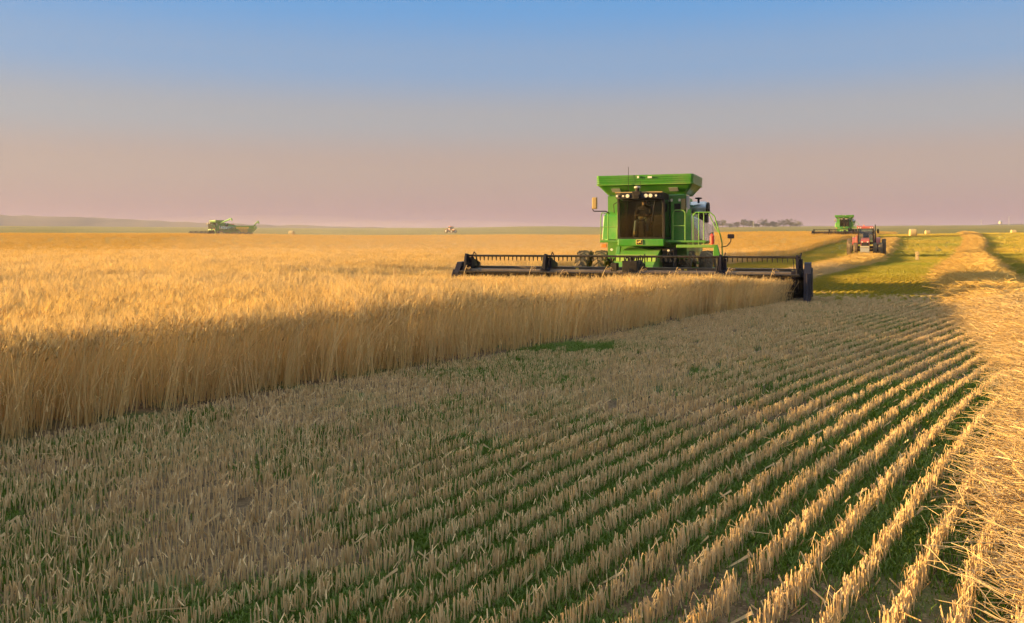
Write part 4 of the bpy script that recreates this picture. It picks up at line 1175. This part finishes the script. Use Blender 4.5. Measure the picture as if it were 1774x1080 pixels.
tag(cart, 'far green and yellow grain cart with raised auger beside a red tractor', 'grain cart')
# ------------------------------------------------------------------ bales, trees and far buildings
def bale_mesh(seed):
    rnd = random.Random(seed)
    mb = MB(); n = 36; R_ = .75
    def ring(x, r):
        return [(x, r * (1 + rnd.uniform(-.018, .018)) * math.cos(2 * math.pi * i / n), R_ + r * (1 + rnd.uniform(-.018, .018)) * math.sin(2 * math.pi * i / n)) for i in range(n)]
    mb.loft([ring(-.62, R_ * .3), ring(-.63, R_ * .9), ring(-.60, R_ * .985)] + [ring(x, R_) for x in (-.45, -.2, .05, .3, .48)] + [ring(.60, R_ * .985), ring(.63, R_ * .9), ring(.62, R_ * .3)], True, True)
    return mb
for i, (x, y, rz, lab) in enumerate([
        (77.8, 168, -.25, 'round straw bale nearest behind the red tractor on the cut field'),
        (119.5, 249, -.2, 'small round straw bale between the tractor and the windrow, at the field edge'),
        (139.0, 240, -.3, 'pale round straw bale to the right of the long windrow'),
        (-57.5, 226, -.2, 'lone straw bale at the wheat edge beside the grain cart')]):
    o = bale_mesh(i).build('straw_bale', M['bale'])
    tw = MB()
    for q in (-.4, -.13, .14, .4):
        pts = [(q, .757 * math.cos(a), .75 + .757 * math.sin(a)) for a in np.linspace(0, 2 * math.pi, 25)]
        tw.tube(pts, .006, 4)
    tw.build('twine', M['tan'], o)
    o.location = (x, y, tz(x, y) - .03 + (.45 if i == 3 else 0)); o.rotation_euler = (0, 0, rz)
    tag(o, lab, 'straw bale', 'bales on the fields')

def tree_parts(seed, h, w):
    rnd = random.Random(seed)
    tr = MB(); tr.cyl((0, 0, -.3), (0, 0, h * .45), h * .035, h * .022, n=8)
    tips = []
    for k in range(7):
        a = rnd.uniform(0, 6.28); z0 = h * rnd.uniform(.22, .45); l = w * rnd.uniform(.25, .45)
        p = (math.cos(a) * l, math.sin(a) * l, z0 + h * rnd.uniform(.15, .35)); tr.cyl((0, 0, z0), p, h * .016, h * .006, n=6); tips.append(p)
    cr = MB()
    clumps = [(rnd.gauss(0, w * .2), rnd.gauss(0, w * .2), h * rnd.uniform(.32, .92), rnd.uniform(.13, .24) * w) for k in range(16)]
    for (cx, cy, cz, r) in clumps:
        r *= 1.15 - .5 * abs(cz / h - .55)
        for k in range(60):
            d = Vector((rnd.gauss(0, 1), rnd.gauss(0, 1), rnd.gauss(0, 1))).normalized() * r * rnd.random() ** .4
            s = rnd.uniform(.22, .45)
            a = Vector((rnd.gauss(0, 1), rnd.gauss(0, 1), rnd.gauss(0, 1))).normalized(); b = a.orthogonal().normalized()
            p = Vector((cx, cy, cz)) + d
            cr.add([p - a * s, p + b * s * .6, p + a * s, p - b * s * .6], [(0, 1, 2, 3)])
    return tr.mesh('trunk', M['bark']), cr.mesh('crown', M['leaf'])
TREES = [tree_parts(40 + i, 1.0 * h, w) for i, (h, w) in enumerate(((7.5, 8), (6.5, 9), (8.0, 7.5), (5.5, 8), (4.5, 7)))]
def tree(px, d, hs, v, lab):
    x = (px - 887) / 1500.0 * d
    root = empty('tree', (x, d, tz(x, d) - .2), random.uniform(0, 6.28))
    root.scale = (hs * 1.3, hs * 1.3, hs)
    for me, nm in zip(TREES[v], ('trunk', 'crown')):
        o = bpy.data.objects.new(nm, me); COL.objects.link(o); o.parent = root
    tag(root, lab, 'tree', 'row of trees on the horizon')
spots = [(1228, .62, 4), (1241, .74, 0), (1252, .80, 2), (1264, .66, 1), (1277, .7, 3), (1288, .86, 2), (1299, .72, 0), (1310, .70, 4), (1322, .84, 2), (1333, .80, 1), (1345, .68, 3), (1357, .78, 0), (1369, .82, 2), (1381, .72, 1)]
ORD = ['first', 'second', 'third', 'fourth', 'fifth', 'sixth', 'seventh', 'eighth', 'ninth', 'tenth', 'eleventh', 'twelfth', 'thirteenth', 'last']
for i, (px, hs, v) in enumerate(spots):
    tree(px, 880 + 30 * (i % 3), hs * 1.3, v, '%s tree of the dark row on the horizon, counted from the big harvester' % ORD[i])

def far_pole(px, d, h, lab):
    x = (px - 887) / 1500.0 * d
    m = MB(); m.cyl((0, 0, -.5), (0, 0, h), .22, .15, n=8); m.box(-1.1, 1.1, -.12, .12, h - .9, h - .65)
    o = m.build('utility_pole', M['grey']); o.location = (x, d, tz(x, d)); tag(o, lab, 'pole', 'utility poles far across the fields')
far_pole(1305, 700, 6.5, 'pale utility pole standing in front of the row of trees')
far_pole(1700, 1000, 6.5, 'pale utility pole left of the white silo on the horizon')
far_pole(1748, 900, 10.0, 'taller pale utility pole right of the white silo on the horizon')
d = 1150; x = (1733 - 887) / 1500.0 * d
silo = empty('silo', (x, d, tz(x, d)))
MB().cyl((0, 0, -.3), (0, 0, 6.5), 2.2, n=24).build('wall', M['cream'], silo)
MB().cyl((0, 0, 6.5), (0, 0, 8.2), 2.35, .3, n=24).build('roof', M['grey'], silo)
tag(silo, 'small white silo with cone roof on the far horizon', 'silo')

# ------------------------------------------------------------------ single stalks standing above the crop
def stalk(x, y, h, lean, droop, lab, head='oat', grp='tall stray stalks'):
    root = empty('grass_stalk', (x, y, tz(x, y)))
    pts = [Vector((lean[0] * (q ** 2) * h, lean[1] * (q ** 2) * h, h * q * (1 - .12 * droop * q * q))) for q in np.linspace(0, 1, 8)]
    end = pts[-1] + Vector((lean[0] * .25 * h + .03 * droop, lean[1] * .2 * h, -.05 * droop))
    MB().tube(pts, .006, 5).build('stem', M['straw'], root)
    hd = MB()
    if head == 'leaf':
        ribbon(hd, [pts[-1], pts[-1] + Vector((.06, 0, .02)), pts[-1] + Vector((.16, 0, -.05))], .05, .02, 1.2)
    else:
        for k in range(14):
            q = k / 13.0; p = pts[-2].lerp(end, q)
            dd = Vector((random.gauss(.03, .03), random.gauss(0, .03), random.uniform(-.06, .02)))
            hd.cyl(p, p + dd, .005, .001, n=4)
            hd.cyl(p + dd, p + dd + Vector((.01, 0, -.03)), .007, .001, n=4)
    hd.build('seed_head', M['straw'], root)
    tag(root, lab, 'stalk', grp)
k = 0
FR = [(800, 'first'), (912, 'second'), (960, 'third'), (1036, 'fourth'), (1098, 'fifth'), (1112, 'sixth'), (1150, 'seventh'), (1162, 'eighth'), (1228, 'ninth'), (1250, 'tenth'), (1315, 'eleventh'), (1330, 'last')]
for px, o_ in FR:
    q = (px - 783) / 625.0
    dd = 27.0 - 3.6 * q - random.uniform(0, .5)
    stalk((px - 887) / 1500.0 * dd, dd, random.uniform(.98, 1.22) - .12 * q, (random.uniform(.1, .3), random.uniform(-.1, .1)), random.uniform(.6, 1.4), '%s pale stray stalk before the harvester reel, counted from its left end' % o_, grp='stalks before the reel')
for px, dd, h, o_, hd in ((236, 17.5, 1.42, 'lone tall stalk above the wheat far to the left', 'oat'), (478, 15.0, 1.52, 'leftmost of the cluster of tall stalks left of the harvester', 'oat'), (495, 15.2, 1.50, 'middle of the cluster of tall stalks left of the harvester', 'oat'),
                          (515, 15.1, 1.46, 'tall stalk with a broad yellow leaf left of the harvester', 'leaf'), (552, 17, 1.25, 'shorter stray stalk just right of the stalk cluster', 'oat'), (680, 18, 1.36, 'solitary tall stalk midway to the harvester header', 'oat'), (20, 14, 1.38, 'stray stalk above the wheat at the left picture edge', 'oat')):
    stalk((px - 887) / 1500.0 * dd, dd, h * .92, (random.uniform(.02, .14), 0), .8, o_, hd, 'tall stalks above the wheat')
# a tuft of crop the cutter missed
root = empty('wheat_tuft', (36.3, 77.5, tz(36.3, 77.5)))
st = MB(); eh = MB()
for i in range(40):
    x, y = random.gauss(0, .08), random.gauss(0, .08); h = random.uniform(.45, .75); l = random.gauss(0, .06)
    ribbon(st, [(x, y, 0), (x + l, y, h)], .02, .012, random.gauss(0, .6)); ear(eh, (x + l, y, h), (random.gauss(.1, .2), random.gauss(0, .2), .8), .12, .014)
st.build('stems', M['straw'], root); eh.build('ears', M['straw'], root)
tag(root, 'small uncut tuft of wheat standing in the stubble by the tractor shadow', 'wheat tuft')

# ------------------------------------------------------------------ dusty evening air
def haze():
    o = MB().box(-1700, 1700, -1700, 1750, -9, 38).build('haze', None)
    m = bpy.data.materials.new('dusty_air'); m.use_nodes = True
    t = m.node_tree; t.nodes.clear()
    u = t.nodes.new('ShaderNodeOutputMaterial'); v = t.nodes.new('ShaderNodeVolumePrincipled')
    v.inputs['Color'].default_value = (0.76, 0.74, 0.86, 1)
    v.inputs['Density'].default_value = 0.00022
    v.inputs['Anisotropy'].default_value = 0.1
    t.links.new(v.outputs[0], u.inputs['Volume'])
    o.data.materials.append(m)
    tag(o, 'thin dusty evening haze over the whole field', kind='stuff')
haze()
def dust(loc, rad, rz, density, label):
    import bmesh
    bm = bmesh.new(); bmesh.ops.create_uvsphere(bm, u_segments=28, v_segments=14, radius=1.0)
    for v in bm.verts: v.co = (v.co.x * rad[0], v.co.y * rad[1], v.co.z * rad[2])
    me = bpy.data.meshes.new('dust'); bm.to_mesh(me); bm.free()
    o = bpy.data.objects.new('dust', me); COL.objects.link(o)
    o.location = loc; o.rotation_euler = (0, 0, R(rz))
    m_ = bpy.data.materials.new('harvest_dust'); m_.use_nodes = True
    t = m_.node_tree; t.nodes.clear()
    u = t.nodes.new('ShaderNodeOutputMaterial'); v = t.nodes.new('ShaderNodeVolumePrincipled')
    v.inputs['Color'].default_value = (0.90, 0.80, 0.66, 1); v.inputs['Density'].default_value = density; v.inputs['Anisotropy'].default_value = 0.3
    t.links.new(v.outputs[0], u.inputs['Volume']); me.materials.append(m_)
    tag(o, label, kind='stuff')
dust((-5, 84, .3), (22, 42, 3.4), -14, 0.0025, 'low cloud of harvest dust drifting over the wheat behind the harvester')
dust((-58, 200, 3.0), (46, 24, 5.0), 0, 0.0016, 'faint dust hanging round the far unloading harvester and cart')
